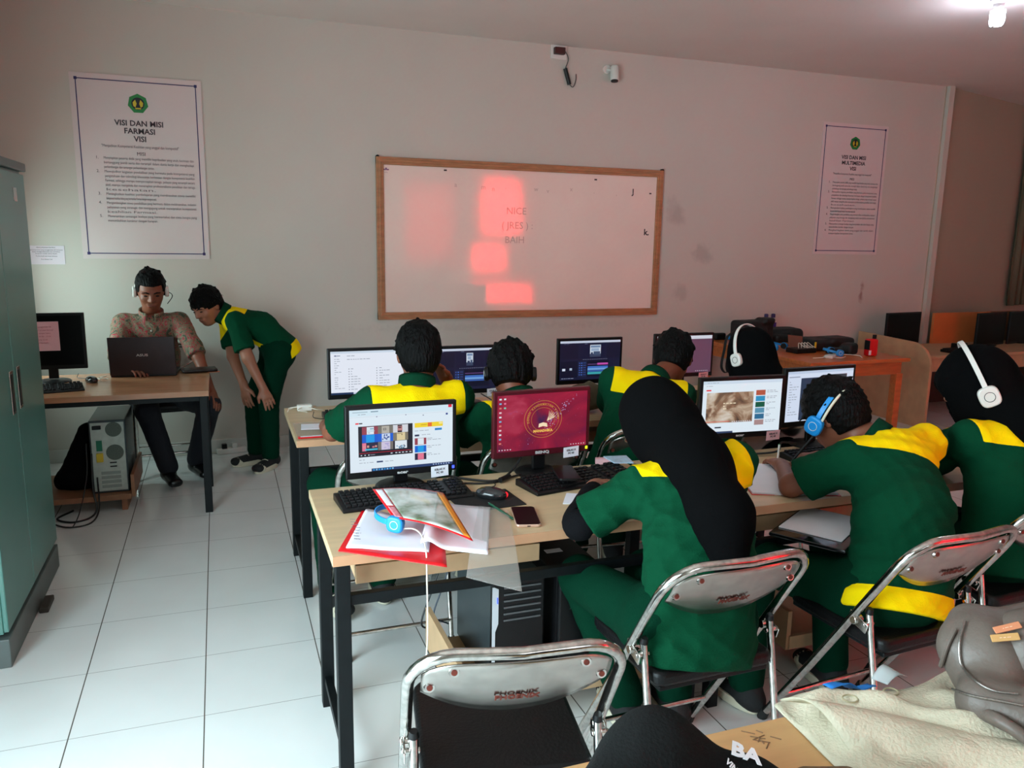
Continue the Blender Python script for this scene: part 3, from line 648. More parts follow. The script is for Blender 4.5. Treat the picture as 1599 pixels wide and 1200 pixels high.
monitor('black monitor showing a document, partly hidden by the head with blue headphones', (2.46, .06, DH), .06, scr=doc_screen(), base=smat((214, 226, 246)), z0=.095, H=.25)
monitor('black monitor showing a pale file list, leftmost of the second row', (.775, 1.27, DH), 0, scr=list_screen(), base=smat((232, 238, 250)), z0=.06, H=.25, logo=None)
monitor('black monitor with a dark editing program, between the two boys of the second row', (1.285, 1.27, DH), 0, scr=editor_screen(0), base=smat((24, 27, 54)), card='w', z0=.055, H=.25, cardx=.135)
monitor('black monitor with a dark editing program, standing in front of bare wall', (1.975, 1.27, DH), 0, scr=editor_screen(1), base=smat((24, 27, 54)), z0=.075, H=.25, logo=None)
monitor('black monitor with a dim purple desktop, right end of the second row', (2.56, 1.27, DH), 0, scr=desktop_dark(), base=smat((92, 66, 88)), card='pink', z0=.085, H=.25, cardx=.13, logo=None)
# far right and teacher-side monitors that are off
G_off = 'switched off monitors'
mt = monitor('switched off black monitor with a pink paper taped on it, beside the locker', (-.80, 2.50, .705), 0, W=.36, H=.32, z0=.075, logo=None, group=None)
pp = MB().box((0, 0, 0), (.17, .001, .165)).build('taped_paper', M_pinkpaper, mt, loc=(-.035, -.0015, .265))
for i in range(6): text('paper_text', ('Jadwal penggunaan lab', 'komputer jurusan farmasi', 'Senin sampai Sabtu', 'pukul 07.00 - 15.00', 'harap tertib', 'Terima kasih')[i], .011, mat('pink_ink', (190, 110, 120), .7), pp, (0, -.001, .05-.018*i), R90)
monitor('switched off black monitor standing behind the pale rounded side panel', (5.98, 3.02, .62), .12, W=.46, H=.30, z0=.02, logo=None, group=None)
monitor('switched off black monitor at the right edge, left of its neighbour', (7.08, 3.02, .60), .2, W=.50, H=.32, z0=.0, logo=None, group=None)
monitor('switched off black monitor at the very right edge of the picture', (7.60, 3.10, .60), .2, W=.50, H=.32, z0=.0, logo=None, group=None)

# ------------------------------------------------------------------ keyboards, mice
def keyboard(label, loc, rz, W=.44, D=.145, group='black computer keyboards'):
    t = thing('keyboard', label, 'keyboard', loc, rz, group)
    MB().prism([(-D/2, 0), (D/2, 0), (D/2, .024), (D/2-.02, .026), (-D/2+.01, .012), (-D/2, .009)], W, 'X', -W/2).build('case', M_black, t, bevel=.003)
    k = MB()
    for r in range(6):
        y = D/2-.018-r*.0208; z = .0255-(r*.0208)*.13
        x = -W/2+.014
        while x < W/2-.026:
            wv = .0155
            if r == 5 and -W/2+.09 < x < -W/2+.18: wv = .10
            if not (W/2-.145 < x < W/2-.125 or W/2-.092 < x < W/2-.076): k.box((x+wv/2, y, z+.004), (wv, .0155, .008))
            x += wv+.0035
    k.build('keys', M_key, t, bevel=.0015, seg=1)
    return t
k0 = keyboard('black keyboard in front of the nearest monitor, under the red report folder', (.655, -.095, DH), .08)
def kdup(label, loc, rz): return dup(k0, loc, rz, label)
kdup('black keyboard in front of the red galaxy monitor with a phone on it', (1.285, -.095, DH), .19)
kdup('black keyboard before the cloudy video monitor, right of the open notebook', (2.42, -.10, DH), .05)
kdup('black keyboard at the left end of the second row beside the white charger', (.76, 1.12, DH), 0)
kdup('black keyboard beside the head of the boy with the headset, second row', (1.32, 1.10, DH), .0)
kdup('black keyboard in the second row behind the leaning boy', (1.99, 1.12, DH), .0)
kdup('black keyboard at the right end of the second row by the purple screen', (2.5, 1.09, DH), .0)
kdup('black keyboard on the teacher desk beside the locker', (-.83, 2.22, .705), .22)
def mouse(label, loc, rz, red=False):
    t = thing('computer_mouse', label, 'mouse', loc, rz, 'black computer mice')
    b = MB(); b.ell((0, 0, .012), (.031, .055, .024), 20, 12); o = b.build('shell', mat('mouse_shell', (30, 32, 34), .2, coat=.5), t, smooth='all')
    if red: MB().ell((.008, -.046, .012), (.013, .010, .010), 14, 8).build('red_light', mat('red_light', (235, 20, 30), .3, emit=(255, 20, 40), estr=1.1), t, smooth='all')
    MB().tube(spline([(0, .05, .01), (.01, .10, .006), (-.03, .16, .006), (-.01, .22, .02)]), .0018, 6).build('cord', M_blackcable, t)
    return t
pd = MB(); pd.box((0, 0, .0015), (.215, .17, .003)); tag(pd.build('mouse_pad', M_blackmatte, loc=(.905, -.195, DH), rz=.08), 'black mouse pad beside the nearest keyboard', 'mouse pad')
mouse('black mouse with a glowing red end on the mouse pad', (.93, -.175, DH+.003), .9, True)
mouse('black mouse on the teacher desk by the switched off monitor', (-.60, 2.46, .705), .4)
ms = mouse('small mouse glowing red beside the left boy of the second row', (.56, 1.00, DH), .2, True)

# ------------------------------------------------------------------ folding chairs
def chair_parts(t):
    r = .0125; W = .215; topz, topy = .80, -.275; fy = .225
    def P(z): return topy+(fy-topy)*(topz-z)/topz
    pts = []
    pts.append((-W, fy, .012))
    for z in (.3, .55, .70): pts.append((-W, P(z), z))
    for k in range(7):
        a = PI-k*PI/12; pts.append((-W+.085+.085*math.cos(a), P(.715+.085*math.sin(a)), .715+.085*math.sin(a)))
    n = len(pts); pts += [(0, P(.80)-.018, .803)]; pts += [(-x, y, z) for x, y, z in reversed(pts[:n])]
    MB().tube(pts, r, 14).build('main_frame', M_chrome, t, smooth=True)
    def F(u, v):
        x = -.19+.38*u; zz = .645+.135*v
        lo = .622+.07*(abs(2*u-1)**2.2); hi = .785-.035*(abs(2*u-1)**6); z = lo+(hi-lo)*v
        return (x, P(z)-.004-.022*(1-(2*u-1)**2)-.004*math.sin(v*PI), z)
    pl = MB().grid(F, 24, 8).build('backrest', M_chromeworn, t, smooth='all', solid=.003)
    for u, v in ((.16, .86), (.84, .86), (.045, .40), (.955, .40)):
        e = MB(); x, y, z = F(u, v); e.mi = 0; e.cyl((x, y+.0005, z), (x, y-.006, z), .012, .010, 16); e.mi = 1; e.cyl((x, y-.005, z), (x, y-.0075, z), .0065, .006, 12)
        e.build('rivet', [M_chrome, M_rust], pl, smooth=True)
    x, y, z = F(.5, .30); lg = text('maker_logo', 'PHOENIX', .021, M_rust, pl, (0, y-.0072, z), (PI/2+.54, 0, 0), bold=.0006, depth=.0012)
    s = MB(); out = []
    w2, y0, y1 = .185, -.19, .20
    for cx, cy, a0 in ((w2-.05, y1-.05, 0), (-w2+.05, y1-.05, PI/2), (-w2+.03, y0+.03, PI), (w2-.03, y0+.03, 1.5*PI)):
        rr = .05 if cy > 0 else .03
        for k in range(5): a = a0+k*PI/8; out.append((cx+rr*math.cos(a), cy+rr*math.sin(a)))
    s.prism(out, .04, 'Z', .435); s.build('seat', M_seat, t, bevel=.012, seg=3, smooth=True)
    MB().box((0, 0, .428), (.34, .36, .014)).build('seat_pan', M_steel, t, bevel=.003)
    hy = P(.53); rw = W-.016
    rear = [(-rw, hy-.035, .545), (-rw, hy-.06, .42), (-rw, -.25, .012)]
    for sg in (-1, 1):
        MB().tube([(sg*x*-1, y, z) for x, y, z in rear], .010, 12).build('rear_leg', M_chrome, t, smooth=True)
        MB().tube([(sg*W, fy+.003, 0), (sg*W, fy-.012, .035)], [.0165, .015], 12).build('foot_cap', M_rubber, t, smooth=True)
        MB().tube([(sg*rw, -.2515, 0), (sg*rw, -.244, .035)], [.0145, .013], 12).build('foot_cap', M_rubber, t, smooth=True)
        MB().tube([(sg*rw, hy-.034, .545), (sg*rw, hy-.037, .56)], [.012, .009], 12).build('plastic_cap', M_black, t, smooth=True)
        b = MB(); b.box((sg*(W+.004), hy-.016, .515), (.004, .07, .03), R=Matrix.Rotation(.3, 3, 'X')); b.cyl((sg*(W-.02), hy-.004, .515), (sg*(W+.012), hy-.004, .515), .012, n=14); b.cyl((sg*(W-.03), hy-.038, .515), (sg*(W+.010), hy-.038, .515), .007, n=12)
        b.build('hinge', M_chrome, t, bevel=.002, smooth=True)
    MB().tube([(-W, P(.14), .14), (W, P(.14), .14)], .008, 10).build('crossbar', M_chrome, t, smooth=True)
    MB().tube([(-rw, -.235, .10), (rw, -.235, .10)], .008, 10).build('crossbar', M_chrome, t, smooth=True)
G_C = 'chrome folding chairs with black seats'
ch = thing('folding_chair', 'empty chrome folding chair with black seat in the foreground', 'chair', (.67, -1.0, 0), -.17, G_C)
chair_parts(ch)
dup(ch, (1.30, -.765, 0), .02, 'chrome folding chair under the girl in the black hijab nearest the camera')
dup(ch, (1.985, -.81, 0), .06, 'chrome folding chair under the boy wearing blue headphones')
dup(ch, (2.54, -.70, 0), .06, 'chrome folding chair at the right edge, under the girl with the white headset')
dup(ch, (.70, .44, 0), .0, 'chrome folding chair hidden behind the nearest monitor, left boy of the second row')
dup(ch, (1.235, .44, 0), .03, 'chrome folding chair showing between the video monitor and the red galaxy monitor')
dup(ch, (1.80, .48, 0), -.1, 'folding chair under the boy leaning over his desk in the second row')
dup(ch, (2.38, .44, 0), .0, 'folding chair under the girl in hijab with white headset in the second row')
dup(ch, (-.24, 3.02, 0), PI+.1, 'folding chair under the seated man in the patterned shirt')
# ------------------------------------------------------------------ signed distance figures
V3 = lambda *a: np.array(a if len(a) == 3 else a[0], dtype=np.float64)
def nrm(v): v = np.asarray(v, float); return v/max(np.linalg.norm(v), 1e-9)
class Cone:                       # tapered capsule
    def __init__(s, a, b, ra, rb): s.a, s.b, s.ra, s.rb = V3(a), V3(b), ra, rb
    def box(s): m = max(s.ra, s.rb); return np.minimum(s.a, s.b)-m, np.maximum(s.a, s.b)+m
    def __call__(s, X):
        d = s.b-s.a; L = max((d*d).sum(), 1e-10); p = X-s.a
        t = np.clip((p @ d)/L, 0, 1); return np.linalg.norm(p-t[..., None]*d, axis=-1)-(s.ra+(s.rb-s.ra)*t)
class Slab:                       # tapered capsule with an elliptical cross-section (side half-width, depth half-width)
    def __init__(s, a, b, sa, sb, wa, da, wb_, db): s.a, s.b = V3(a), V3(b); s.sa, s.sb = nrm(sa), nrm(sb); s.wa, s.da, s.wb, s.db = wa, da, wb_, db
    def box(s): m = max(s.wa, s.wb, s.da, s.db); return np.minimum(s.a, s.b)-m, np.maximum(s.a, s.b)+m
    def __call__(s, X):
        d = s.b-s.a; L = max((d*d).sum(), 1e-10); p = X-s.a; t = np.clip((p @ d)/L, 0, 1); q = p-t[..., None]*d
        sv = nrm(s.sa+s.sb); u = q @ sv; r2 = (q*q).sum(-1)-u*u; w_ = s.wa+(s.wb-s.wa)*t; d_ = s.da+(s.db-s.da)*t
        k0 = np.sqrt((u/w_)**2+np.maximum(r2, 0)/d_**2); k1 = np.sqrt((u/w_**2)**2+np.maximum(r2, 0)/d_**4)
        return k0*(k0-1)/np.maximum(k1, 1e-6)
class Ell:
    def __init__(s, c, r, B=None): s.c, s.r = V3(c), np.array(r, float); s.B = np.eye(3) if B is None else B
    def box(s): m = s.r.max(); return s.c-m, s.c+m
    def __call__(s, X):
        p = (X-s.c) @ s.B.T; k0 = np.sqrt(((p/s.r)**2).sum(-1)); k1 = np.sqrt(((p/s.r**2)**2).sum(-1)); return k0*(k0-1)/np.maximum(k1, 1e-6)
class RBox:                       # rounded box turned about the vertical
    def __init__(s, c, half, r, rz=0): s.c, s.hf, s.r, s.rz = V3(c), np.array(half, float), r, rz
    def box(s): m = np.linalg.norm(s.hf); return s.c-m, s.c+m
    def __call__(s, X):
        p = X-s.c; a, b = math.cos(s.rz), math.sin(s.rz); q = np.abs(np.stack([p[..., 0]*a+p[..., 1]*b, -p[..., 0]*b+p[..., 1]*a, p[..., 2]], -1))-(s.hf-s.r)
        return np.linalg.norm(np.maximum(q, 0), axis=-1)+np.minimum(q.max(-1), 0)-s.r
class Field:
    def __init__(s, prims, h, pad=.03):
        lo = np.min([p.box()[0] for p in prims], 0)-pad; hi = np.max([p.box()[1] for p in prims], 0)+pad
        s.lo, s.h = lo, h; s.n = np.ceil((hi-lo)/h).astype(int)+1; s.d = np.full(s.n, .5, np.float32)
    def sub(s, p, m):
        a, b = p.box(); i0 = np.clip(np.floor((a-m-s.lo)/s.h).astype(int), 0, s.n); i1 = np.clip(np.ceil((b+m-s.lo)/s.h).astype(int)+1, 0, s.n)
        g = np.stack(np.meshgrid(*[s.lo[k]+s.h*np.arange(i0[k], i1[k]) for k in range(3)], indexing='ij'), -1)
        return tuple(slice(i0[k], i1[k]) for k in range(3)), g
    def add(s, p, k=.02):
        sl, g = s.sub(p, k+2.5*s.h)
        if 0 in g.shape: return s
        b = p(g); a = s.d[sl]; h_ = np.maximum(k-np.abs(a-b), 0)/max(k, 1e-6); s.d[sl] = np.minimum(a, b)-h_*h_*k*.25; return s
    def cut(s, p):
        sl, g = s.sub(p, 3*s.h); s.d[sl] = np.maximum(s.d[sl], -p(g)); return s
    def grid(s): return np.stack(np.meshgrid(*[s.lo[k]+s.h*np.arange(s.n[k]) for k in range(3)], indexing='ij'), -1)
    def apply(s, fn): s.d = fn(s.grid(), s.d).astype(np.float32); return s
def surfnet(d, lo, h):
    ins = d < 0; n = np.array(d.shape); cs = tuple(n-1); acc = np.zeros(cs+(3,)); cnt = np.zeros(cs)
    for ax in range(3):
        A = [slice(None)]*3; B = [slice(None)]*3; A[ax] = slice(0, -1); B[ax] = slice(1, None)
        cr = ins[tuple(A)] != ins[tuple(B)]; ix = np.argwhere(cr)
        if len(ix) == 0: continue
        a = d[tuple(A)][cr]; b = d[tuple(B)][cr]; pos = ix.astype(float); pos[:, ax] += a/(a-b)
        o1, o2 = [k for k in range(3) if k != ax]
        for e1 in (0, -1):
            for e2 in (0, -1):
                c = ix.copy(); c[:, o1] += e1; c[:, o2] += e2
                ok = (c[:, o1] >= 0) & (c[:, o1] < cs[o1]) & (c[:, o2] >= 0) & (c[:, o2] < cs[o2])
                np.add.at(acc, tuple(c[ok].T), pos[ok]); np.add.at(cnt, tuple(c[ok].T), 1)
    m = cnt > 0; idx = -np.ones(cs, int); idx[m] = np.arange(m.sum()); V = acc[m]/cnt[m][:, None]*h+lo; F = []
    for ax in range(3):
        A = [slice(None)]*3; B = [slice(None)]*3; A[ax] = slice(0, -1); B[ax] = slice(1, None)
        cr = ins[tuple(A)] != ins[tuple(B)]; ix = np.argwhere(cr); sg = ins[tuple(A)][cr]; o1, o2 = (ax+1) % 3, (ax+2) % 3
        ok = (ix[:, o1] > 0) & (ix[:, o1] < cs[o1]) & (ix[:, o2] > 0) & (ix[:, o2] < cs[o2]); ix, sg = ix[ok], sg[ok]; q = []
        for e1, e2 in ((-1, -1), (0, -1), (0, 0), (-1, 0)):
            c = ix.copy(); c[:, o1] += e1; c[:, o2] += e2; q.append(idx[tuple(c.T)])
        q = np.stack(q, 1); q[~sg] = q[~sg][:, ::-1]; F.append(q)
    return V, np.concatenate(F)
def skin(name, field, mats, base, parent=None, marks=None, smooth=1, hues=None):
    """surface of a distance field as one mesh; base is the origin of the person"""
    V, F = surfnet(field.d, field.lo, field.h)
    me = bpy.data.meshes.new(name); me.vertices.add(len(V)); me.vertices.foreach_set('co', (V-np.array(base)).ravel())
    me.loops.add(4*len(F)); me.loops.foreach_set('vertex_index', F.ravel().astype(np.int32)); me.polygons.add(len(F))
    me.polygons.foreach_set('loop_start', np.arange(len(F), dtype=np.int32)*4); me.polygons.foreach_set('loop_total', np.full(len(F), 4, np.int32))
    me.update(calc_edges=True); me.validate(); me.polygons.foreach_set('use_smooth', [True]*len(me.polygons))
    for m in (mats if isinstance(mats, (list, tuple)) else [mats]): me.materials.append(m)
    if marks is not None:
        a = me.attributes.new('mark', 'FLOAT', 'POINT'); a.data.foreach_set('value', marks(V).astype(np.float32))
    o = bpy.data.objects.new(name, me); COL.objects.link(o)
    if parent is not None: o.parent = parent
    else: o.location = base
    if smooth: k = o.modifiers.new('smooth', 'SMOOTH'); k.factor = .5; k.iterations = smooth
    return o
def folds(X, amp, seed, f=36):
    r = np.random.RandomState(seed); o = 0
    W_ = X+.03*np.sin(X[..., [1, 2, 0]]*17+r.rand(3)*6)
    for i in range(4):
        k = r.randn(3); k /= np.linalg.norm(k); o = o+np.abs(np.sin((W_ @ k)*f*(1+.45*i)+r.rand()*6))**.8/(1+.5*i)
    return amp*(o/2.0-.6)

M_green = attr_mat('uniform_green_yellow', (0, 62, 38), (255, 222, 0), rough=.9, sheen=0)
M_green.node_tree.nodes['Principled BSDF'].inputs['Specular IOR Level'].default_value = .12
M_greenp = mat('uniform_green_cloth', (0, 44, 28), .9, bump=.25, bscale=240, spec=.08)
M_collar = mat('uniform_collar_green', (0, 52, 32), .85, bump=.2, bscale=240, spec=.12)
M_hijab = mat('black_hijab_cloth', (7, 7, 8), .95, bump=.15, bscale=200, spec=.06)
M_hair = mat('black_hair', (8, 7, 7), .55, bump=1.0, bscale=120, stretch=(1, 1, .22), spec=.1)
M_skin = mat('brown_skin', (132, 76, 54), .5, noise=.06, nscale=14)
M_skin2 = mat('light_brown_skin', (158, 102, 78), .5, noise=.06, nscale=14)
M_blackcloth = mat('black_cloth', (10, 10, 13), .9, bump=.2, bscale=220, spec=.1)
M_navy = mat('dark_navy_trousers', (18, 20, 30), .85, bump=.2, bscale=220)
M_sneak = mat('black_canvas', (18, 18, 19), .8, bump=.2, bscale=300)

def frame(f, up=(0, 0, 1)):
    f = nrm(f); s = nrm(np.cross(f, up)); u = np.cross(s, f); return s, f, u      # right, forward, up
def hand_prims(w_, d, n, L=1.0, curl=(.5, .5, .5, .5), thumb=1, spread=.18):
    """w_ wrist, d pointing direction, n back-of-hand normal; thumb=+1/-1 picks the side"""
    d = nrm(d); n = nrm(n-np.dot(n, d)*d); s = np.cross(d, n)*thumb; P = []
    k = w_+d*.085*L
    P.append((Slab(w_+d*.015, w_+d*.070*L, s, s, .026, .017, .038, .015), .012)); P.append((Cone(w_-d*.02, w_+d*.02, .024, .024), .015))
    ln = (.072, .080, .074, .058)
    for i in range(4):
        o = s*(.0285-.019*i); b = w_+d*.078*L+o-n*.002; dd = nrm(d+s*(spread*(1.5-i)*.35)); c = curl[i]
        q = b; rr = .0092 if i < 3 else .0080; seg = [ln[i]*.45, ln[i]*.32, ln[i]*.26]
        for j, g_ in enumerate(seg):
            a = c*(j+.55)*.75; v = dd*math.cos(a)-n*math.sin(a); e_ = q+v*g_*L; P.append((Cone(q, e_, rr, rr*.9), .004)); q = e_; rr *= .92
    b = w_+d*.025*L+s*.024; v1 = nrm(d*.7+s*.65-n*.25); v2 = nrm(d*.95+s*.2-n*.35)
    P.append((Cone(b, b+v1*.038*L, .0135, .0115), .010)); P.append((Cone(b+v1*.038*L, b+v1*.038*L+v2*.034*L, .011, .0085), .004))
    return P
def head_prims(c, s, f, u, face=True, sc=1.0):
    """c: middle of the skull"""
    B = np.stack([s, f, u]); Q = lambda x, y, z: c+(s*x+f*y+u*z)*sc; P = []
    P.append((Ell(Q(0, -.008, .030), np.array((.076, .094, .088))*sc, B), .02))
    P.append((Ell(Q(0, .022, -.040), np.array((.060, .066, .078))*sc, B), .04))
    P.append((Ell(Q(0, .050, -.088), np.array((.030, .030, .026))*sc, B), .03))
    for g_ in (-1, 1):
        P.append((Ell(Q(g_*.078, -.008, -.005), np.array((.010, .020, .032))*sc, B), .008)); P.append((Ell(Q(g_*.036, .058, -.025), np.array((.024, .022, .022))*sc, B), .02))
    if face:
        P.append((Cone(Q(0, .088, .012), Q(0, .104, -.022), .009*sc, .013*sc), .012))
        for g_ in (-1, 1): P.append((Ell(Q(g_*.012, .094, -.028), np.array((.009, .010, .007))*sc, B), .006)); P.append((Cone(Q(g_*.014, .086, .022), Q(g_*.050, .072, .020), .007*sc, .006*sc), .012))
        P.append((Cone(Q(-.020, .084, -.055), Q(.020, .084, -.055), .008*sc, .008*sc), .006)); P.append((Cone(Q(-.015, .083, -.066), Q(.015, .083, -.066), .009*sc, .009*sc), .006))
    return P
def eyes_and_brows(person, base, c, s, f, u, sc=1.0, down=.0):
    Q = lambda x, y, z: c+(s*x+f*y+u*z)*sc-np.array(base)
    b = MB()
    for g_ in (-1, 1):
        b = MB(); b.ell(Q(g_*.031, .083, .002), (.0125, .006, .0045), 12, 8, R=Matrix(np.stack([s, f, u], 1).tolist())); b.build('eye', mat('dark_eyes', (34, 22, 20), .25), person, smooth='all')
        b = MB(); b.tube([Q(g_*.012, .0925, .020), Q(g_*.030, .092, .027), Q(g_*.050, .080, .021)], [.003, .0042, .002], 8); b.build('eyebrow', M_hair, person, smooth='all')
    b = MB(); b.tube([Q(-.024, .0885, -.060), Q(0, .0935, -.0605), Q(.024, .0885, -.060)], [.0015, .003, .0015], 8)
    b.build('lips', mat('lips_tone', (120, 62, 56), .5), person, smooth='all')
def hair_obj(person, base, c, s, f, u, sc=1.0, seed=1, messy=.007, nape=-.075, fringe=.035, big=1.0, clumps=90):
    B = np.stack([s, f, u]); Q = lambda x, y, z: c+(s*x+f*y+u*z)*sc
    pr = [Ell(Q(0, -.014, .036), np.array((.088, .104, .098))*sc*big, B), Ell(Q(0, -.036, -.015), np.array((.078, .078, .085))*sc*big, B)]
    rs = np.random.RandomState(seed*7+1); cl = []
    for i in range(int(clumps)):
        v = nrm(rs.randn(3)*np.array((1, 1, .8))+np.array((0, -.15, .45))); p0 = c+(B.T @ (v*np.array((.086, .100, .096))))*sc*big-(s*0+f*.014)*sc+u*.034*sc
        out_ = nrm(B.T @ v); dn = nrm(-u*.9+out_*.35-f*.15*(v[1] < 0)+f*.5*(v[1] > .5)+rs.randn(3)*.35); L_ = rs.uniform(.02, .038)*sc
        cl.append(Cone(p0-dn*L_*.4-out_*.004, p0+dn*L_*.6+out_*.002, .0095*sc, .0035*sc))
    F = Field(pr+cl, .005); F.add(pr[0], .02).add(pr[1], .03)
    for q_ in cl: F.add(q_, .008)
    def fn(X, d):
        p = (X-c)/sc; x, y, z = p @ s, p @ f, p @ u
        d = d+folds(X, messy, seed, 95)
        d = np.maximum(d, (nape-z)*.9)
        face = np.minimum(y-.048+.25*np.clip(z, 0, 1)*0, fringe-z); d = np.maximum(d, np.minimum(face, .05))
        side = np.minimum(np.minimum(y+.012, -.004-z), .05); d = np.maximum(d, side)
        return d
    F.apply(fn); return skin('hair', F, M_hair, base, person, smooth=0)

def figure(label, base, J, skinmat=M_skin, cloth=M_green, trousers=M_greenp, h=.0065, sleeve=.80, hem=True, hemw=.055, yoke=(-.055, .10), face=True, hair=True, shoes=True, seed=1, hands=None, bulk=1.0, sc=1.0, long_sleeve=None, hairkw={}, hunch=.03, tunic=0.0, legs=True, slw=.012, extra=None, foldamp=.009, shoe_m=None, footdir=None, headsc=1.0):
    """J: world joints. hd (skull centre) hf (face dir) hu (head up) nk sL sR eL eR wL wR pv hpL hpR kL kR aL aR"""
    J = {k: V3(v) if not isinstance(v, (int, float)) else v for k, v in J.items()}
    base = V3(base); s, f, u = frame(J['hf'], J.get('hu', (0, 0, 1))); M = (J['sL']+J['sR'])/2; side = nrm(J['sR']-J['sL']); hside = nrm(J['hpR']-J['hpL'])
    pv = J['pv']; up = nrm(M-pv); fw = nrm(np.cross(up, side)); back = -fw; back = back if True else fw
    mid = pv*.52+M*.48-fw*hunch*1.0; low = pv; hi = M-up*.07-fw*.005
    P = head_prims(J['hd'], s, f, u, face, headsc)
    P.append((Cone(M+up*.0-fw*.005, J['hd']-u*.05-f*.02, .055*sc, .050*sc), .03))
    tor = [(Slab(low, mid, hside, side, .142*sc*bulk, .092*sc*bulk, .135*sc*bulk, .095*sc*bulk), .04), (Slab(mid, hi, side, side, .135*sc*bulk, .095*sc*bulk, .150*sc*bulk, .098*sc*bulk), .04), (Cone(J['sL']+side*.02-up*.012, J['sR']-side*.02-up*.012, .060*sc, .060*sc), .05)]
    P += tor
    for a, b, c_ in (('sL', 'eL', 'wL'), ('sR', 'eR', 'wR')):
        P.append((Cone(J[a], J[b], .050*sc*bulk, .039*sc), .03)); P.append((Cone(J[b], J[c_], .038*sc, .025*sc), .012))
    for a, b, c_ in (('hpL', 'kL', 'aL'), ('hpR', 'kR', 'aR')):
        P.append((Cone(J[a], J[b], .080*sc*bulk, .054*sc), .04)); P.append((Cone(J[b], J[c_], .050*sc, .034*sc), .02))
    toes = {}
    for a, k_ in (('aL', 'kL'), ('aR', 'kR')):
        t_ = V3(J['f'+a]) if 'f'+a in J else nrm(V3(fw[0], fw[1], 0)); t_ = nrm(t_); toes[a] = t_
        P.append((Slab(J[a]-t_*.03+V3(0, 0, -.035), J[a]+t_*.13+V3(0, 0, -.05), np.cross(t_, (0, 0, 1)), np.cross(t_, (0, 0, 1)), .032, .03, .036, .02), .03))
    hands = hands or {}
    for k_ in ('L', 'R'):
        hd_ = hands.get(k_, {}); w_ = J['w'+k_]; d_ = hd_.get('d', nrm(w_-J['e'+k_])); n_ = hd_.get('n', V3(0, 0, 1)); th = hd_.get('t', 1 if k_ == 'L' else -1)
        P += hand_prims(w_, V3(d_), V3(n_), .95*sc, hd_.get('curl', (.5, .5, .55, .6)), th)
    F = Field([p for p, k in P], h)
    for p, k in P: F.add(p, k)
    body = skin('person', F, skinmat, base); tag(body, label, 'person')
    # shirt
    g_ = .013; T = []
    T += [(Slab(low-up*(.02+tunic), mid, hside, side, (.165*bulk+g_+.01*(hem))*sc, (.115*bulk+g_)*sc, (.142*bulk+g_)*sc, (.100*bulk+g_)*sc), .04), (Slab(mid, hi, side, side, (.142*bulk+g_)*sc, (.100*bulk+g_)*sc, (.152*bulk+g_)*sc, (.102*bulk+g_)*sc), .05),
          (Cone(J['sL']+side*.02-up*.012, J['sR']-side*.02-up*.012, (.062+g_)*sc, (.062+g_)*sc), .05), (Cone(M-fw*.005, M+(J['hd']-M)*.22, .072*sc, .060*sc), .02)]
    slv = []
    for a, b, c_ in (('sL', 'eL', 'wL'), ('sR', 'eR', 'wR')):
        e_ = J[a]+(J[b]-J[a])*sleeve; slv.append((J[a], e_)); T.append((Cone(J[a], e_, (.052*bulk+g_)*sc, (.050*bulk+g_+slw)*sc), .03))
        if long_sleeve: T.append((Cone(J[b], J[c_], .05, .036), .02))
    F = Field([p for p, k in T], h)
    for p, k in T: F.add(p, k)
    hemc = low-up*(.02+tunic); hemn = nrm(up*1.0+V3(0, 0, 1)*.6)
    def fs(X, d):
        d = d+folds(X, foldamp, seed)
        d = np.maximum(d, (hemc-X) @ hemn-.055)
        for a, e_ in slv:
            ax = nrm(e_-a); q = X-e_; t_ = q @ ax; rr = np.linalg.norm(q-t_[..., None]*ax, axis=-1)
            m = rr < .105; d = np.where(m & (t_ > 0) & (t_ < .12), np.maximum(d, t_), d)
        n_ = J['hd']-M; ax = nrm(n_); t_ = (X-M) @ ax; d = np.where((np.linalg.norm(X-M-t_[..., None]*ax, axis=-1) < .1), np.maximum(d, t_-np.linalg.norm(n_)*.30), d)
        return d
    if not long_sleeve: F.apply(fs)
    else: F.apply(lambda X, d: d+folds(X, foldamp, seed))
    half = np.linalg.norm(J['sR']-J['sL'])/2
    def mk(X):
        q = X-M; a = (q @ up)-yoke[0]; b = (half+.012)-np.abs(q @ side); m = np.minimum(a, b)
        fr = q @ fw; m = np.where(fr > .03, np.minimum(m, (q @ up)-.0+.02), m)
        if extra is not None: m = np.maximum(m, extra(q @ side, fr, q @ up))
        if hem: m = np.maximum(m, np.minimum(hemw-((X-hemc) @ hemn+.055), .12-np.abs((X-hemc) @ up)))
        return m
    shirt = skin('shirt', F, cloth, base, body, marks=mk if cloth is M_green else None, smooth=2)
    # collar
    if cloth is not M_hijab and face is not None:
        n_ = nrm(J['hd']-M); c0 = M+n_*.055-fw*.004; sd = nrm(np.cross(n_, fw)); f2 = np.cross(sd, n_)*-1
        f2 = nrm(fw-np.dot(fw, n_)*n_)
        cb = MB(); N = 30
        def cf(u_, v_):
            a = PI/2+.32+u_*(2*PI-.64); r_ = (.066+.014*(1-abs(2*v_-1)) if True else 0)*sc; hgt = .040*(1-abs(2*v_-1))-.012
            rr = (.062 if v_ < .5 else .072)*sc; hgt = (-.01+.085*v_) if v_ < .5 else (.0325-.10*(v_-.5))
            p = c0+sd*rr*math.cos(a)+f2*rr*math.sin(a)+n_*hgt-base; return tuple(p)
        cb.grid(cf, N, 8); cb.build('collar', M_collar if cloth is M_green else cloth, body, smooth='all', solid=.004)
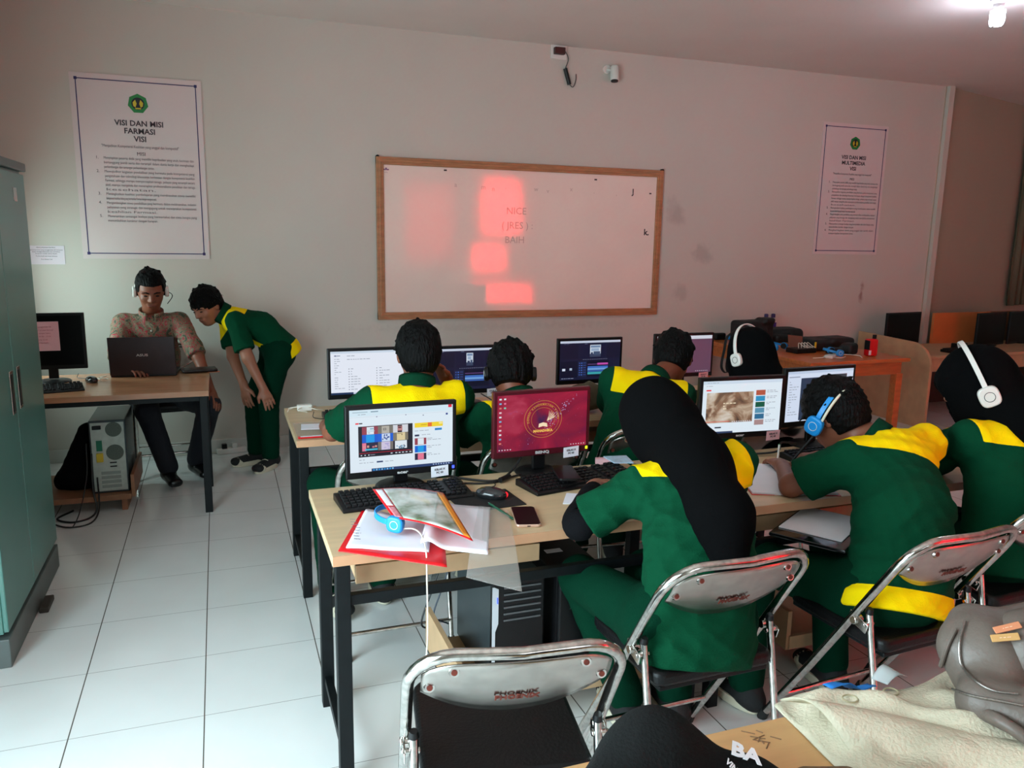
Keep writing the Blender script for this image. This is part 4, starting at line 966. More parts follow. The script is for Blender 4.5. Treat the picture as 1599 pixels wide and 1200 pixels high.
    # trousers
    if legs:
        T = [(Slab(J['hpL'], J['hpR'], up, up, .105*sc, .10*sc, .105*sc, .10*sc), .03), (Slab(low-up*.005, low+up*.05, hside, hside, (.165*bulk+.006)*sc, (.110*bulk+.006)*sc, (.155*bulk+.006)*sc, (.105*bulk+.006)*sc), .04)]
        for a, b, c_ in (('hpL', 'kL', 'aL'), ('hpR', 'kR', 'aR')):
            T.append((Cone(J[a], J[b], (.088*bulk+.004)*sc, (.060+.010)*sc), .04)); T.append((Cone(J[b], J[c_]+V3(0, 0, .015), (.058+.010)*sc, (.048+.012)*sc), .02))
        F = Field([p for p, k in T], h+.001)
        for p, k in T: F.add(p, k)
        zc = min(J['aL'][2], J['aR'][2])-.02
        F.apply(lambda X, d: np.maximum(d+folds(X, .004, seed+9), zc-X[..., 2]))
        skin('trousers', F, trousers, base, body, smooth=2)
    if hair: hair_obj(body, base, J['hd'], s, f, u, seed=seed, sc=headsc, **hairkw)
    if shoes:
        for a in ('aL', 'aR'):
            t_ = toes[a]; sd = np.cross(t_, (0, 0, 1)); A = J[a]; z0 = A[2]-.085
            pr = [Slab(V3(A[0], A[1], z0+.042)-t_*.045, V3(A[0], A[1], z0+.034)+t_*.155, sd, sd, .040, .040, .043, .028), Cone(A-t_*.012+V3(0, 0, -.02), A-t_*.012, .043, .046)]
            Fh = Field(pr, .006); Fh.add(pr[0], .02).add(pr[1], .03); Fh.apply(lambda X, d: np.maximum(np.maximum(d, z0+.012-X[..., 2]), X[..., 2]-A[2]-.01))
            so = skin('shoe', Fh, shoe_m or M_sneak, base, body, smooth=1)
            if shoe_m is None:
                b = MB(); out = []
                for k in range(28):
                    q = 2*PI*k/28; cx = .056+.122*math.cos(q); w_ = .049*(1+.06*math.cos(q))*math.sin(q); p = V3(A[0], A[1], z0)+t_*cx+sd*w_-base; out.append((p[0], p[1]))
                b.prism(out, .032, 'Z', z0-base[2]+.001); b.build('sole', M_cream, so, bevel=.003, smooth=True)
                tc_ = V3(A[0], A[1], z0+.030)+t_*.135-base; MB().ell(tuple(tc_), (.046, .046, .034), 16, 10).build('toe_cap', M_cream, so, smooth='all')
                b = MB()
                for k in range(4):
                    p = V3(A[0], A[1], z0+.078-.011*k)+t_*(.045+.022*k)-base; b.tube([p-sd*.022, p+V3(0, 0, .006), p+sd*.022], .0028, 6)
                b.tube([p_ for p_ in spline([V3(A[0], A[1], z0+.088)+t_*.04-base+sd*q_ for q_ in (-.03, -.012, .0, .012, .03)], 3)], .0025, 6)
                b.build('laces', M_cream, so, smooth=True)
    return body, (s, f, u), dict(M=M, up=up, fw=fw, side=side)

def headset(label, c, s, f, u, rad=(.098, .115), col=M_white, cup=M_white, tilt=0.0, mic=False, group='headsets worn by the students', cupr=.030, band2=None, cy=-.01, cz=-.012):
    c = V3(c); t = thing('headset', label, 'headset', tuple(c), 0, group); s, f, u = map(V3, (s, f, u)); f2 = nrm(f*math.cos(tilt)+u*math.sin(tilt)); u2 = nrm(u*math.cos(tilt)-f*math.sin(tilt))
    pts = []; N = 28
    for k in range(N+1):
        a = -.12+(PI+.24)*k/N; pts.append(tuple(s*rad[0]*math.cos(a)+u2*(rad[1]*math.sin(a))+f*cy))
    B = MB()
    vs = []; 
    for i, p in enumerate(pts):
        q = Vector(p); o = Vector(tuple(nrm(V3(*p)-f*cy))); fv = Vector(tuple(f2))
        w_ = .0085; vs += [q-fv*w_-o*.002, q+fv*w_-o*.002, q+fv*w_+o*.003, q-fv*w_+o*.003]
    fs = [(4*i+k, 4*i+(k+1) % 4, 4*i+4+(k+1) % 4, 4*i+4+k) for i in range(N) for k in range(4)]+[(0, 1, 2, 3), (4*N+3, 4*N+2, 4*N+1, 4*N)]
    B.add(vs, fs); B.build('headband', col, t, bevel=.0015, smooth=True)
    if band2:
        B = MB(); B.tube([tuple(V3(*p)*1.03-f2*.018) for p in pts[2:-2]], .0045, 8); B.build('band_trim', band2, t, smooth=True)
    for g_ in (-1, 1):
        cc = s*g_*(rad[0]-.002)+u2*cz+f*cy; Rm = Matrix(np.stack([f2, u2, s*g_], 1).tolist())
        e = MB(); out = []
        for k in range(32):
            a = 2*PI*k/32; ca, sa = math.cos(a), math.sin(a); n_ = 3.2; r_ = 1/((abs(ca)**n_+abs(sa)**n_)**(1/n_)); out.append((cupr*r_*ca, cupr*1.08*r_*sa))
        e.prism(out, .022, 'Z', -.006); e.M = Matrix.Identity(4)
        e.v = [tuple(Vector(tuple(cc))+Rm @ Vector(v)) for v in e.v]; cu = e.build('ear_cup', cup, t, bevel=.006, seg=3, smooth=True)
        e = MB(); e.tube([(cupr*.5*math.cos(a), cupr*.5*math.sin(a), .0162) for a in [2*PI*k/28 for k in range(28)]], .0010, 6, closed=True); e.v = [tuple(Vector(tuple(cc))+Rm @ Vector(v)) for v in e.v]; e.build('cup_ring', M_steel if cup is M_white else M_white, cu)
        e = MB(); e.lathe([(cupr*.85, -.016), (cupr*.9, -.008), (cupr*.9, -.004)], n=20); e.v = [tuple(Vector(tuple(cc))+Rm @ Vector(v)) for v in e.v]; e.build('cushion', M_blackmatte, t, smooth=True)
    if mic:
        a = -s*(rad[0])+u2*cz+f*cy; B = MB(); B.tube(spline([tuple(a), tuple(a-s*.03-u*.02+f*.0), tuple(a-s*.03-u*.03+f*.03), tuple(a-s*.0-u*.06+f*.06)], 5), .0025, 6); B.build('microphone_boom', M_black, t)
    return t

# ---- seated man at the teacher desk
M_batik = mat('patterned_shirt', (150, 120, 100), .8)
nt = M_batik.node_tree; b = nt.nodes['Principled BSDF']; tc = nt.nodes.new('ShaderNodeTexCoord')
vo = nt.nodes.new('ShaderNodeTexVoronoi'); vo.inputs['Scale'].default_value = 34; vo.inputs['Randomness'].default_value = 1
ns = nt.nodes.new('ShaderNodeTexNoise'); ns.inputs['Scale'].default_value = 22; ns.inputs['Detail'].default_value = 4; ns.inputs['Distortion'].default_value = 1.5
nt.links.new(tc.outputs['Object'], vo.inputs['Vector']); nt.links.new(tc.outputs['Object'], ns.inputs['Vector'])
r1 = nt.nodes.new('ShaderNodeValToRGB'); nt.links.new(ns.outputs['Fac'], r1.inputs[0]); cr = r1.color_ramp; cr.interpolation = 'CONSTANT'
cr.elements[0].position = 0; cr.elements[0].color = (*s2l((70, 78, 62)), 1); cr.elements[1].position = .42; cr.elements[1].color = (*s2l((136, 120, 98)), 1)
for p_, c_ in ((.47, (116, 108, 84)), (.52, (160, 34, 54)), (.56, (176, 104, 100)), (.585, (120, 114, 90)), (.66, (150, 28, 50)), (.70, (140, 124, 100))): e = cr.elements.new(p_); e.color = (*s2l(c_), 1)
nt.links.new(r1.outputs[0], b.inputs['Base Color'])
body, (s, f, u), X = figure('man in a red patterned shirt seated behind a laptop at the left desk', (-.30, 3.02, 0), dict(
    hd=(-.292, 2.90, 1.195), hf=(.10, -.93, -.36), sL=(-.135, 2.965, .985), sR=(-.475, 2.955, .985), eL=(-.035, 2.80, .78), eR=(-.50, 2.80, .77), wL=(.035, 2.655, .575), wR=(-.42, 2.65, .745),
    pv=(-.29, 3.03, .54), hpL=(-.20, 3.00, .50), hpR=(-.38, 3.00, .50), kL=(.02, 2.62, .50), kR=(-.33, 2.58, .49), aL=(-.08, 2.80, .10), aR=(-.24, 2.66, .10), faL=(.4, -1, 0), faR=(.3, -1, 0)),
    slw=.004, cloth=M_batik, trousers=M_navy, hem=False, seed=4, sleeve=.95, hands={'L': dict(d=(.35, -.75, -.5), n=(.5, .1, .8), curl=(.35, .4, .45, .5)), 'R': dict(d=(.6, -.8, 0))}, shoe_m=mat('black_leather', (10, 10, 11), .3), hairkw=dict(fringe=.058, nape=-.05, big=.97, messy=.003, clumps=30), hunch=.03, bulk=.9, headsc=1.05)
eyes_and_brows(body, (-.30, 3.02, 0), V3(-.292, 2.90, 1.195), s, f, u, 1.05)
for i in range(4):
    p = X['M']-X['up']*(.02+.07*i)+X['fw']*.118; MB().ell(tuple(p-V3(-.30, 3.02, 0)), (.005, .004, .005), 8, 6).build('shirt_button', M_white, body)
headset('white headset with a thin microphone on the seated man', V3(-.292, 2.90, 1.195), s, f, u, rad=(.090, .122), mic=True, cy=-.012)

# ---- student bending over, hands on the knees
body, (s, f, u), X = figure('student in green and yellow uniform bending forward with hands on knees', (.33, 2.93, 0), dict(
    hd=(.030, 2.99, 1.085), hf=(-.62, -.58, -.42), hu=(-.15, .0, 1), sL=(.195, 2.86, 1.00), sR=(.155, 3.13, 1.00), eL=(.265, 2.76, .765), eR=(.175, 3.02, .745), wL=(.345, 2.72, .575), wR=(.235, 2.87, .565),
    pv=(.475, 2.97, .80), hpL=(.47, 2.885, .775), hpR=(.455, 3.06, .775), kL=(.385, 2.84, .47), kR=(.30, 2.99, .465), aL=(.385, 2.86, .085), aR=(.30, 3.00, .085), faL=(-.55, -.75, 0), faR=(-.9, -.4, 0)),
    skinmat=M_skin2, seed=6, bulk=.86, sleeve=.78, hands={'L': dict(d=(.35, -.25, -.9), n=(.2, -.9, .2), curl=(.25, .3, .3, .4)), 'R': dict(d=(.1, -.3, -.95), n=(-.6, -.75, .1), curl=(.3, .3, .35, .4))}, hairkw=dict(fringe=.012, nape=-.06, messy=.007, big=1.03), hunch=.05, hemw=.08, tunic=.02, extra=lambda a, b_, c_: np.minimum(b_-.045+.10*np.clip(-c_-.2, 0, 1), np.minimum(-c_-.14, .15-np.abs(a))))
eyes_and_brows(body, (.33, 2.93, 0), V3(.030, 2.99, 1.085), s, f, u)

# ---- second row, left boy: head resting on the right hand
figure('boy in green and yellow uniform resting his head on one hand, second row left', (.82, .42, 0), dict(
    hd=(.845, .50, 1.102), hf=(.05, .93, -.35), sL=(.645, .42, .935), sR=(.985, .42, .94), eL=(.515, .62, .78), eR=(1.085, .74, .765), wL=(.52, .86, .75), wR=(.985, .60, .985),
    pv=(.82, .40, .54), hpL=(.73, .42, .51), hpR=(.91, .42, .51), kL=(.49, .72, .53), kR=(.93, .85, .49), aL=(.505, .66, .10), aR=(.72, .66, .09), faL=(.2, -1, -.0), faR=(0, 1, 0)),
    seed=11, hands={'R': dict(d=(-.55, -.35, .75), n=(.5, .3, .6), curl=(.9, .9, .9, .9)), 'L': dict(d=(.35, .9, 0), n=(0, 0, 1))}, face=True, hairkw=dict(nape=-.085, messy=.004, fringe=.03, big=1.02), hem=False, yoke=(-.06, .1))
# ---- second row, middle boy
b2, fr, X = figure('boy with tousled black hair wearing a headset in the second row middle', (1.22, .42, 0), dict(
    hd=(1.235, .50, 1.015), hf=(.25, .85, -.5), sL=(1.09, .35, .862), sR=(1.40, .44, .87), eL=(1.02, .58, .74), eR=(1.50, .68, .74), wL=(1.14, .78, .745), wR=(1.36, .86, .745),
    pv=(1.20, .38, .53), hpL=(1.11, .40, .51), hpR=(1.29, .40, .51), kL=(1.12, .80, .49), kR=(1.30, .80, .49), aL=(1.14, .76, .09), aR=(1.30, .76, .09)),
    seed=13, hairkw=dict(nape=-.07, messy=.009, fringe=.02, big=1.08), hem=False)
headset('dark headset on the tousled boy in the middle of the second row', V3(1.235, .50, 1.015), *fr, rad=(.095, .118), col=M_black, cup=M_black, cupr=.026)
# ---- second row, leaning boy
figure('boy in green and yellow uniform leaning right over his desk, second row', (1.72, .40, 0), dict(
    hd=(2.075, .60, 1.025), hf=(.55, .70, -.62), hu=(.1, .1, 1), sL=(1.72, .50, .955), sR=(1.99, .38, .895), eL=(1.86, .78, .77), eR=(2.11, .60, .745), wL=(1.98, .90, .75), wR=(2.20, .82, .75),
    pv=(1.68, .33, .54), hpL=(1.61, .38, .51), hpR=(1.77, .32, .51), kL=(1.66, .80, .49), kR=(1.90, .78, .49), aL=(1.68, .74, .09), aR=(1.88, .74, .09)),
    seed=17, hairkw=dict(nape=-.065, messy=.004, fringe=.03, big=1.02), hem=False, yoke=(-.075, .1), hunch=.05)

def hijab(body, base, c, s, f, u, drape, seed, sc=1.0, back=.5, peak=.0, k=.06, big=1.0, cut=None):
    B = np.stack([s, f, u]); Q = lambda x, y, z: V3(c)+(s*x+f*y+u*z)*sc
    pr = [(Ell(Q(0, -.008, .028), np.array((.096, .114, .110))*big, B), .02), (Ell(Q(0, .0, -.055), np.array((.085, .10, .090))*big, B), .05)]
    if peak: pr.append((Cone(Q(-.04, .085, .035), Q(.04, .085, .035), .030+peak*.3, .030+peak*.3), .03))
    for a, b_, ra, rb in drape: pr.append((Cone(a, b_, ra, rb), k))
    F = Field([p for p, q in pr], .007)
    for p, q in pr: F.add(p, q)
    def fn(X, d):
        p = X-V3(c); x, y, z = p @ s, p @ f, p @ u; d = d+folds(X, .0035, seed, 16)
        hole = np.sqrt((x/.055)**2+((z+.035)/.085)**2)-1; hole = np.maximum(hole*.05, .055-y); d = np.maximum(d, -hole)
        if cut is not None: d = np.maximum(d, cut(X))
        return d
    F.apply(fn); return skin('hijab', F, M_hijab, base, body, smooth=3)
# ---- second row, girl in black hijab
base = (2.38, .40, 0); c = V3(2.43, .50, 1.04)
body, (s, f, u), X = figure('girl in black hijab with white headset in the second row at right', base, dict(
    hd=c, hf=(-.25, .92, -.35), sL=(2.27, .42, .87), sR=(2.56, .42, .87), eL=(2.29, .63, .74), eR=(2.64, .62, .74), wL=(2.36, .86, .75), wR=(2.52, .84, .75),
    pv=(2.38, .38, .53), hpL=(2.30, .40, .51), hpR=(2.46, .40, .51), kL=(2.30, .80, .49), kR=(2.46, .80, .49), aL=(2.30, .76, .09), aR=(2.46, .76, .09)), seed=19, hair=False, hem=False)
hijab(body, base, c, s, f, u, [(c-u*.05, X['M']-X['fw']*.02, .10, .13), (X['M']-X['fw']*.03+X['side']*.05, X['M']-X['fw']*.11-X['up']*.18, .12, .12)], 3)
headset('white headset over the black hijab of the girl in the second row', c, s, f, u, rad=(.114, .150), cupr=.028)

# ---- front row, girl in black hijab nearest the camera
base = (1.31, -.80, 0); c = V3(1.395, -.42, 1.005)
body, (s, f, u), X = figure('girl in black hijab bending over the desk in front of the camera', base, dict(
    hd=c, hf=(-.30, .72, -.72), hu=(0, .3, 1), sL=(1.245, -.60, .855), sR=(1.575, -.60, .905), eL=(1.09, -.53, .735), eR=(1.66, -.42, .745), wL=(1.265, -.27, .752), wR=(1.47, -.25, .745),
    pv=(1.31, -.83, .54), hpL=(1.21, -.80, .52), hpR=(1.41, -.80, .52), kL=(1.16, -.40, .50), kR=(1.40, -.40, .49), aL=(1.30, -.48, .088), aR=(1.47, -.50, .088), faL=(.1, 1, 0), faR=(.1, 1, 0)),
    skinmat=M_skin2, seed=23, h=.0058, hair=False, hem=False, sleeve=.86, bulk=1.02, tunic=.05, slw=.008, hands={'L': dict(d=(.75, .55, -.05), n=(-.1, .2, .95), curl=(.6, .65, .7, .75), t=1), 'R': dict(d=(-.5, .5, -.02), curl=(.7, .7, .7, .7))}, yoke=(-.05, .1), foldamp=.013, hunch=.05)
us = MB()
for a, b_ in ((V3(1.09, -.53, .735), V3(1.265, -.27, .752)),):
    A, Bp = a-V3(base), b_-V3(base); S0 = V3(1.245, -.60, .855)-V3(base); us.tube(spline([tuple(S0+(A-S0)*.55), tuple(A+V3(-.006, -.004, .0)), tuple(A+(Bp-A)*.5), tuple(A+(Bp-A)*.88)], 6), [.042]*5+[.050]*5+[.047]*3+[.043]*3+[.038, .036, .034], 18)
us.build('undersleeve', M_blackcloth, body, smooth='all')
M0 = X['M']; hijab(body, base, c, s, f, u, [(c-u*.06-f*.03, M0-X['fw']*.03+V3(.0, 0, .0), .100, .105), (M0-X['fw']*.05+V3(.0, .02, .01), V3(1.365, -.84, .84), .105, .075), (V3(1.365, -.84, .84), V3(1.34, -.93, .74), .075, .05)], 5, k=.07, big=1.06)

# ---- front row, boy with blue headphones
base = (2.0, -.85, 0); c = V3(2.105, -.42, .980)
body, (s, f, u), X = figure('boy in green and yellow uniform with blue headphones writing in a notebook', base, dict(
    hd=c, hf=(-.28, .78, -.56), hu=(-.10, .1, 1), sL=(2.035, -.585, .872), sR=(2.385, -.56, .895), eL=(1.915, -.455, .752), eR=(2.43, -.36, .75), wL=(2.055, -.235, .745), wR=(2.265, -.205, .755),
    pv=(2.0, -.86, .54), hpL=(1.91, -.82, .52), hpR=(2.10, -.82, .52), kL=(1.80, -.46, .50), kR=(2.14, -.42, .50), aL=(1.74, -.52, .088), aR=(2.10, -.52, .088), faL=(-.1, 1, 0), faR=(.1, 1, 0)),
    seed=29, h=.0058, sleeve=.80, bulk=1.06, hands={'L': dict(d=(.35, .9, .0), n=(0, -.1, 1), curl=(.35, .4, .4, .5)), 'R': dict(d=(-.75, .55, -.05), n=(.1, -.1, .95), curl=(1.0, 1.1, 1.2, 1.2))},
    hairkw=dict(nape=-.07, messy=.006, fringe=.02, big=1.06), hem=True, hemw=.065, foldamp=.011, hunch=.05, yoke=(-.075, .1))
headset('bright blue headphones with a white band worn by the writing boy', c, s, f, u, rad=(.110, .132), col=M_blue, cup=M_blue, tilt=.95, cy=.012, band2=mat('cream_band', (215, 212, 190), .4), cupr=.030, group=None)

# ---- right edge girl in black hijab with white headset
base = (2.62, -.72, 0); c = V3(2.70, -.47, 1.065)
body, (s, f, u), X = figure('girl in black hijab with white headset at the right edge of the picture', base, dict(
    hd=c, hf=(-.72, .62, -.35), sL=(2.555, -.585, .905), sR=(2.86, -.63, .90), eL=(2.61, -.36, .75), eR=(2.98, -.42, .75), wL=(2.55, -.17, .745), wR=(2.80, -.20, .75),
    pv=(2.60, -.74, .54), hpL=(2.51, -.70, .52), hpR=(2.70, -.70, .52), kL=(2.55, -.30, .50), kR=(2.74, -.30, .50), aL=(2.56, -.36, .09), aR=(2.74, -.36, .09)),
    skinmat=M_skin2, seed=31, hair=False, hem=False, sleeve=.98, bulk=1.02)
M0 = X['M']; hijab(body, base, c, s, f, u, [(c-u*.06-f*.02, M0+V3(.05, -.02, .02), .11, .12), (M0+V3(.06, -.04, .02), M0+V3(.10, -.12, -.14), .12, .11)], 7, big=1.14, peak=.05, k=.08)
headset('white headset with square ear cups over the hijab of the girl at the right edge', c, s, f, u, rad=(.134, .172), cupr=.034, cz=-.02, tilt=-.12)
# ------------------------------------------------------------------ things on the nearest desk
D = DH+.0005
def sheetgrid(fn, name, m, parent=None, nu=20, nv=12, solid=.0008, loc=None):
    return MB().grid(fn, nu, nv).build(name, m, parent, smooth='all', solid=solid, loc=loc)
def quadfn(A, B, C_, D_, zf=None):
    """bilinear patch: A near-left, B near-right, C far-right, D far-left"""
    A, B, C_, D_ = [Vector(v) for v in (A, B, C_, D_)]
    def fn(u, v):
        p = (A*(1-u)+B*u)*(1-v)+(D_*(1-u)+C_*u)*v
        if zf: p = p+Vector((0, 0, zf(u, v)))
        return tuple(p)
    return fn
t = thing('report_folder', 'open red plastic report folder with white pages at the desk corner', 'folder', (.50, -.42, D))
o = Vector((.50, -.42, D))
def L(x, y, z=0): return Vector((x, y, D+z))-o
sheetgrid(quadfn(L(.385, -.480, .002), L(.640, -.675, .002), L(.700, -.42, .002), L(.505, -.165, .002)), 'back_cover', mat('red_cover', (212, 8, 22), .35), t, solid=.0015)
sheetgrid(quadfn(L(.408, -.470, .005), L(.618, -.570, .005), L(.680, -.36, .006), L(.515, -.172, .005), lambda u, v: .001*math.sin(u*9)), 'page_stack', M_paper, t, solid=.003)
def fold_page(u, v):
    # page turned over to the right: rolls up along its left edge
    P_ = quadfn(L(.600, -.545), L(.765, -.64), L(.890, -.285), L(.72, -.20))(u, v); a = 1-u
    return (P_[0]-.0*a, P_[1], P_[2]+.012+.020*math.exp(-((u-.12)/.16)**2)-.004*u)
sheetgrid(fold_page, 'turned_page', M_paper, t, nu=30, solid=.0025)
cl = mat('clear_film', (196, 190, 182), .12, alpha=.22)
sheetgrid(quadfn(L(.685, -.700), L(.795, -.825), L(.935, -.33), L(.86, -.26), lambda u, v: .010-.10*max(0, .42-v)**1.3), 'clear_cover', cl, t, solid=.0006)
for i in range(8): text('page_writing', ('Nama', 'Kelas', 'Tugas 1', 'a. hasil', 'b. video', 'catatan', 'musik', 'suara')[i], .008, mat('pencil_grey', (120, 116, 130), .8), t, tuple(L(.437+.002*i, -.42+.023*i, .0078)), (0, 0, -.42), 'LEFT')
t2 = thing('report_folder', 'red edged folder with clear front and green picture lying askew on top', 'folder', (.64, -.38, D+.05))
o2 = Vector((.64, -.38, D+.05))
def L2(x, y, z): return Vector((x, y, D+z))-o2
A, B, C_, E_ = L2(.548, -.435, .064), L2(.735, -.600, .034), L2(.745, -.250, .060), L2(.532, -.195, .075)
zf = lambda u, v: .010*math.sin(u*PI)
sheetgrid(quadfn(A, B, C_, E_, zf), 'red_back', mat('red_cover', (212, 8, 22), .35), t2, solid=.0012)
picm = noise_mat_flat = mat('green_picture', (150, 165, 140), .3, noise=.0)
nt = picm.node_tree; b = nt.nodes['Principled BSDF']; tc = nt.nodes.new('ShaderNodeTexCoord'); n = nt.nodes.new('ShaderNodeTexNoise'); n.inputs['Scale'].default_value = 14; n.inputs['Detail'].default_value = 6; nt.links.new(tc.outputs['Object'], n.inputs['Vector']); r = nt.nodes.new('ShaderNodeValToRGB'); nt.links.new(n.outputs['Fac'], r.inputs[0]); nt.links.new(r.outputs[0], b.inputs['Base Color'])
r.color_ramp.elements[0].position = .35; r.color_ramp.elements[0].color = (*s2l((92, 112, 70)), 1); r.color_ramp.elements[1].position = .62; r.color_ramp.elements[1].color = (*s2l((214, 222, 218)), 1); e = r.color_ramp.elements.new(.47); e.color = (*s2l((170, 180, 168)), 1)
b.inputs['Coat Weight'].default_value = 1; b.inputs['Coat Roughness'].default_value = .05
def inset(fn, u0, u1, v0, v1, dz): return lambda u, v: tuple(Vector(fn(u0+(u1-u0)*u, v0+(v1-v0)*v))+Vector((0, 0, dz)))
q_ = quadfn(A, B, C_, E_, zf)
sheetgrid(inset(q_, .14, .90, .03, .96, .0022), 'cover_picture', picm, t2, solid=.0006)
sheetgrid(inset(q_, .90, .985, .03, .97, .0024), 'orange_page_edge', mat('orange_print', (226, 140, 40), .4), t2, nu=4, solid=.0006)
sheetgrid(inset(q_, .03, .12, .40, .95, .0026), 'white_label_strip', M_paper, t2, nu=4, solid=.0006)
sheetgrid(inset(q_, .03, .13, .03, .36, .0026), 'printed_strip', mat('pink_print', (224, 140, 150), .5, noise=.3, nscale=120), t2, nu=4, solid=.0006)
# blue headphones on the open page
t = headset('bright blue headphones with white strap lying on the open red folder', (0, 0, 0), (1, 0, 0), (0, 1, 0), (0, 0, 1), rad=(.074, .085), col=M_blue, cup=M_blue, cupr=.024, group=None)
t.location = (.592, -.364, D+.034); t.rotation_euler = (-1.5, 0, .9)
cb = MB(); cb.tube(spline([(.566, -.438, D+.03), (.600, -.46, D+.034), (.614, -.50, D+.028), (.606, -.585, D+.016), (.601, -.615, D-.05), (.603, -.612, D-.22), (.598, -.60, D-.40), (.62, -.63, D-.55), (.61, -.62, .015), (.66, -.66, .004), (.72, -.80, .004)], 8), .0022, 6)
tag(cb.build('headphone_cord', M_whitecable, smooth=True), 'thin cream headphone cord hanging from the desk edge to the floor', 'cord')
def phone(label, loc, rz, body, tilt=None, W=.078, H=.165):
    t = thing('smartphone', label, 'phone', loc, rz); b = MB()
    out = []
    for cx, cy, a0 in ((W/2-.012, H/2-.012, 0), (-W/2+.012, H/2-.012, PI/2), (-W/2+.012, -H/2+.012, PI), (W/2-.012, -H/2+.012, 1.5*PI)):
        for k in range(6): a = a0+k*PI/10; out.append((cx+.012*math.cos(a), cy+.012*math.sin(a)))
    b.prism(out, .009, 'Z', 0); b.build('body', body, t, bevel=.0025, seg=3, smooth=True)
    MB().prism([(x*.93, y*.965) for x, y in out], .0006, 'Z', .0088).build('screen', mat('phone_glass', (6, 7, 9), .35, spec=.15), t)
    MB().box((0, -H/2, .0045), (.010, .0012, .003)).build('charging_port', M_black, t)
    if tilt: t.rotation_euler = tilt
    return t
phone('smartphone in a rose gold frame lying face up beside the red folder', (.971, -.386, D), -.235, mat('rose_gold', (226, 190, 170), .25, .6))
phone('dark smartphone resting on the keyboard below the red galaxy monitor', (1.232, -.100, D+.034), -.21, M_black)
def pen(label, a, b_, col, r=.0042, tip=None):
    a, b_ = Vector(a), Vector(b_); t = thing('pen', label, 'pen', tuple(a)); d = (b_-a)
    MB().tube([(0, 0, 0), tuple(d*.93)], r, 10).build('barrel', col, t, smooth=True); MB().tube([tuple(d*.93), tuple(d)], [r*.8, .0008], 10).build('tip', M_chrome, t, smooth=True)
    MB().tube([tuple(d*-.02), tuple(d*.01)], [r*.9, r*1.05], 10).build('end_cap', tip or col, t, smooth=True); return t
pen('dark green pen lying between the folder and the smartphone', (.925, -.395, D+.0065), (.895, -.245, D+.0115), mat('dark_green_plastic', (20, 82, 58), .4))
pen('black pen in the hand of the boy with the blue headphones', (2.235, -.185, .84), (2.165, -.145, D+.01), M_black, .005)
pen('small clear pen with a green cap held over the open notebook', (2.115, -.135, .80), (2.10, -.15, D+.02), M_white, .004, mat('green_cap', (30, 170, 90), .4))
def papers(name, label, pts, cat='paper', m=M_paper, z=D, th=.002, wave=.0):
    c = sum((Vector((p[0], p[1], 0)) for p in pts), Vector())/len(pts); t = MB(); n = len(pts)
    t.prism([(p[0]-c.x, p[1]-c.y) for p in pts], th, 'Z', 0)
    return tag(t.build(name, m, loc=(c.x, c.y, z)), label, cat)
nb = thing('notebook', 'open white notebook under the hands of the writing boy', 'notebook', (1.99, -.22, D))
for pts, nm in ((((1.80, -.40), (1.93, -.46), (2.08, -.13), (1.955, -.06)), 'left_page'), (((1.935, -.46), (2.08, -.50), (2.21, -.18), (2.085, -.13)), 'right_page')):
    MB().prism([(x-1.99, y+.22) for x, y in pts], .008, 'Z', 0).build(nm, M_paper, nb, bevel=.001)
MB().prism([(x-1.99, y+.22) for x, y in ((1.795, -.405), (2.085, -.51), (2.22, -.175), (1.95, -.05))], .002, 'Z', -.0005).build('red_cover', mat('red_cover', (212, 8, 22), .35), nb)
# black glossy bag flap with papers beside the boy
bt = thing('document_tray', 'glossy black plastic sheet holder with white paper on the lap of the boy', 'document tray', (1.93, -.60, .645))
MB().box((0, 0, 0), (.30, .24, .012), R=Matrix.Rotation(.55, 3, 'Z')).build('tray_board', mat('gloss_black', (14, 14, 16), .08, coat=.6), bt, bevel=.004)
MB().box((.03, .03, .0085), (.26, .20, .003), R=Matrix.Rotation(.55, 3, 'Z')).build('paper_sheet', M_paper, bt)
papers('paper_slip', 'small white paper slip beside the hand of the girl in black hijab', ((1.135, -.30), (1.20, -.325), (1.25, -.235), (1.19, -.205)))
bk = papers('folded_booklet', 'blue and white folded booklet behind the galaxy monitor keyboard', ((1.46, -.03), (1.53, -.05), (1.55, .045), (1.46, .06)), 'booklet', mat('pale_blue_print', (170, 196, 216), .6, noise=.2, nscale=60), z=D+.034, th=.004)
papers('pink_booklet', 'pink booklet standing out at the back edge of the front desk', ((1.44, .085), (1.52, .06), (1.54, .085), (1.45, .11)), 'booklet', M_pinkpaper, th=.02)

# ------------------------------------------------------------------ cables on the desks and under them
def cable(label, pts, r=.003, m=M_blackcable, name='cable', group=None):
    b = MB(); b.tube(spline(pts, 7), r, 7); return tag(b.build(name, m, smooth=True), label, 'cable', group)
cable('thick black monitor cable arching over the desk between the two nearest monitors', [(.76, .05, D+.05), (.84, .055, D+.018), (.92, .02, D+.006), (.99, -.015, D+.005), (1.04, .01, D+.006), (1.09, .04, D+.03), (1.13, .05, D+.08)], .0045)
cable('black cable lying behind the nearest keyboard toward the galaxy monitor', [(.80, .035, D+.004), (.88, -.005, D+.004), (.98, -.03, D+.004), (1.06, .01, D+.004), (1.16, .04, D+.01)], .0035)
cable('thin black mouse cord looping behind the mouse pad', [(.94, -.13, D+.006), (.94, -.09, D+.004), (.98, -.065, D+.004), (.99, -.03, D+.004)], .002)
MB_ = MB(); MB_.tube([(1.01, -.035, D+.012), (1.055, -.005, D+.014)], .010, 10); tag(MB_.build('cable_clump', M_black, smooth=True), 'black ferrite lump where the desk cables meet', 'cable')
cable('black cable behind the base of the cloudy video monitor', [(1.98, .06, D+.004), (2.10, .02, D+.006), (2.2, -.02, D+.02), (2.26, .03, D+.04), (2.36, .06, D+.02)], .0045)
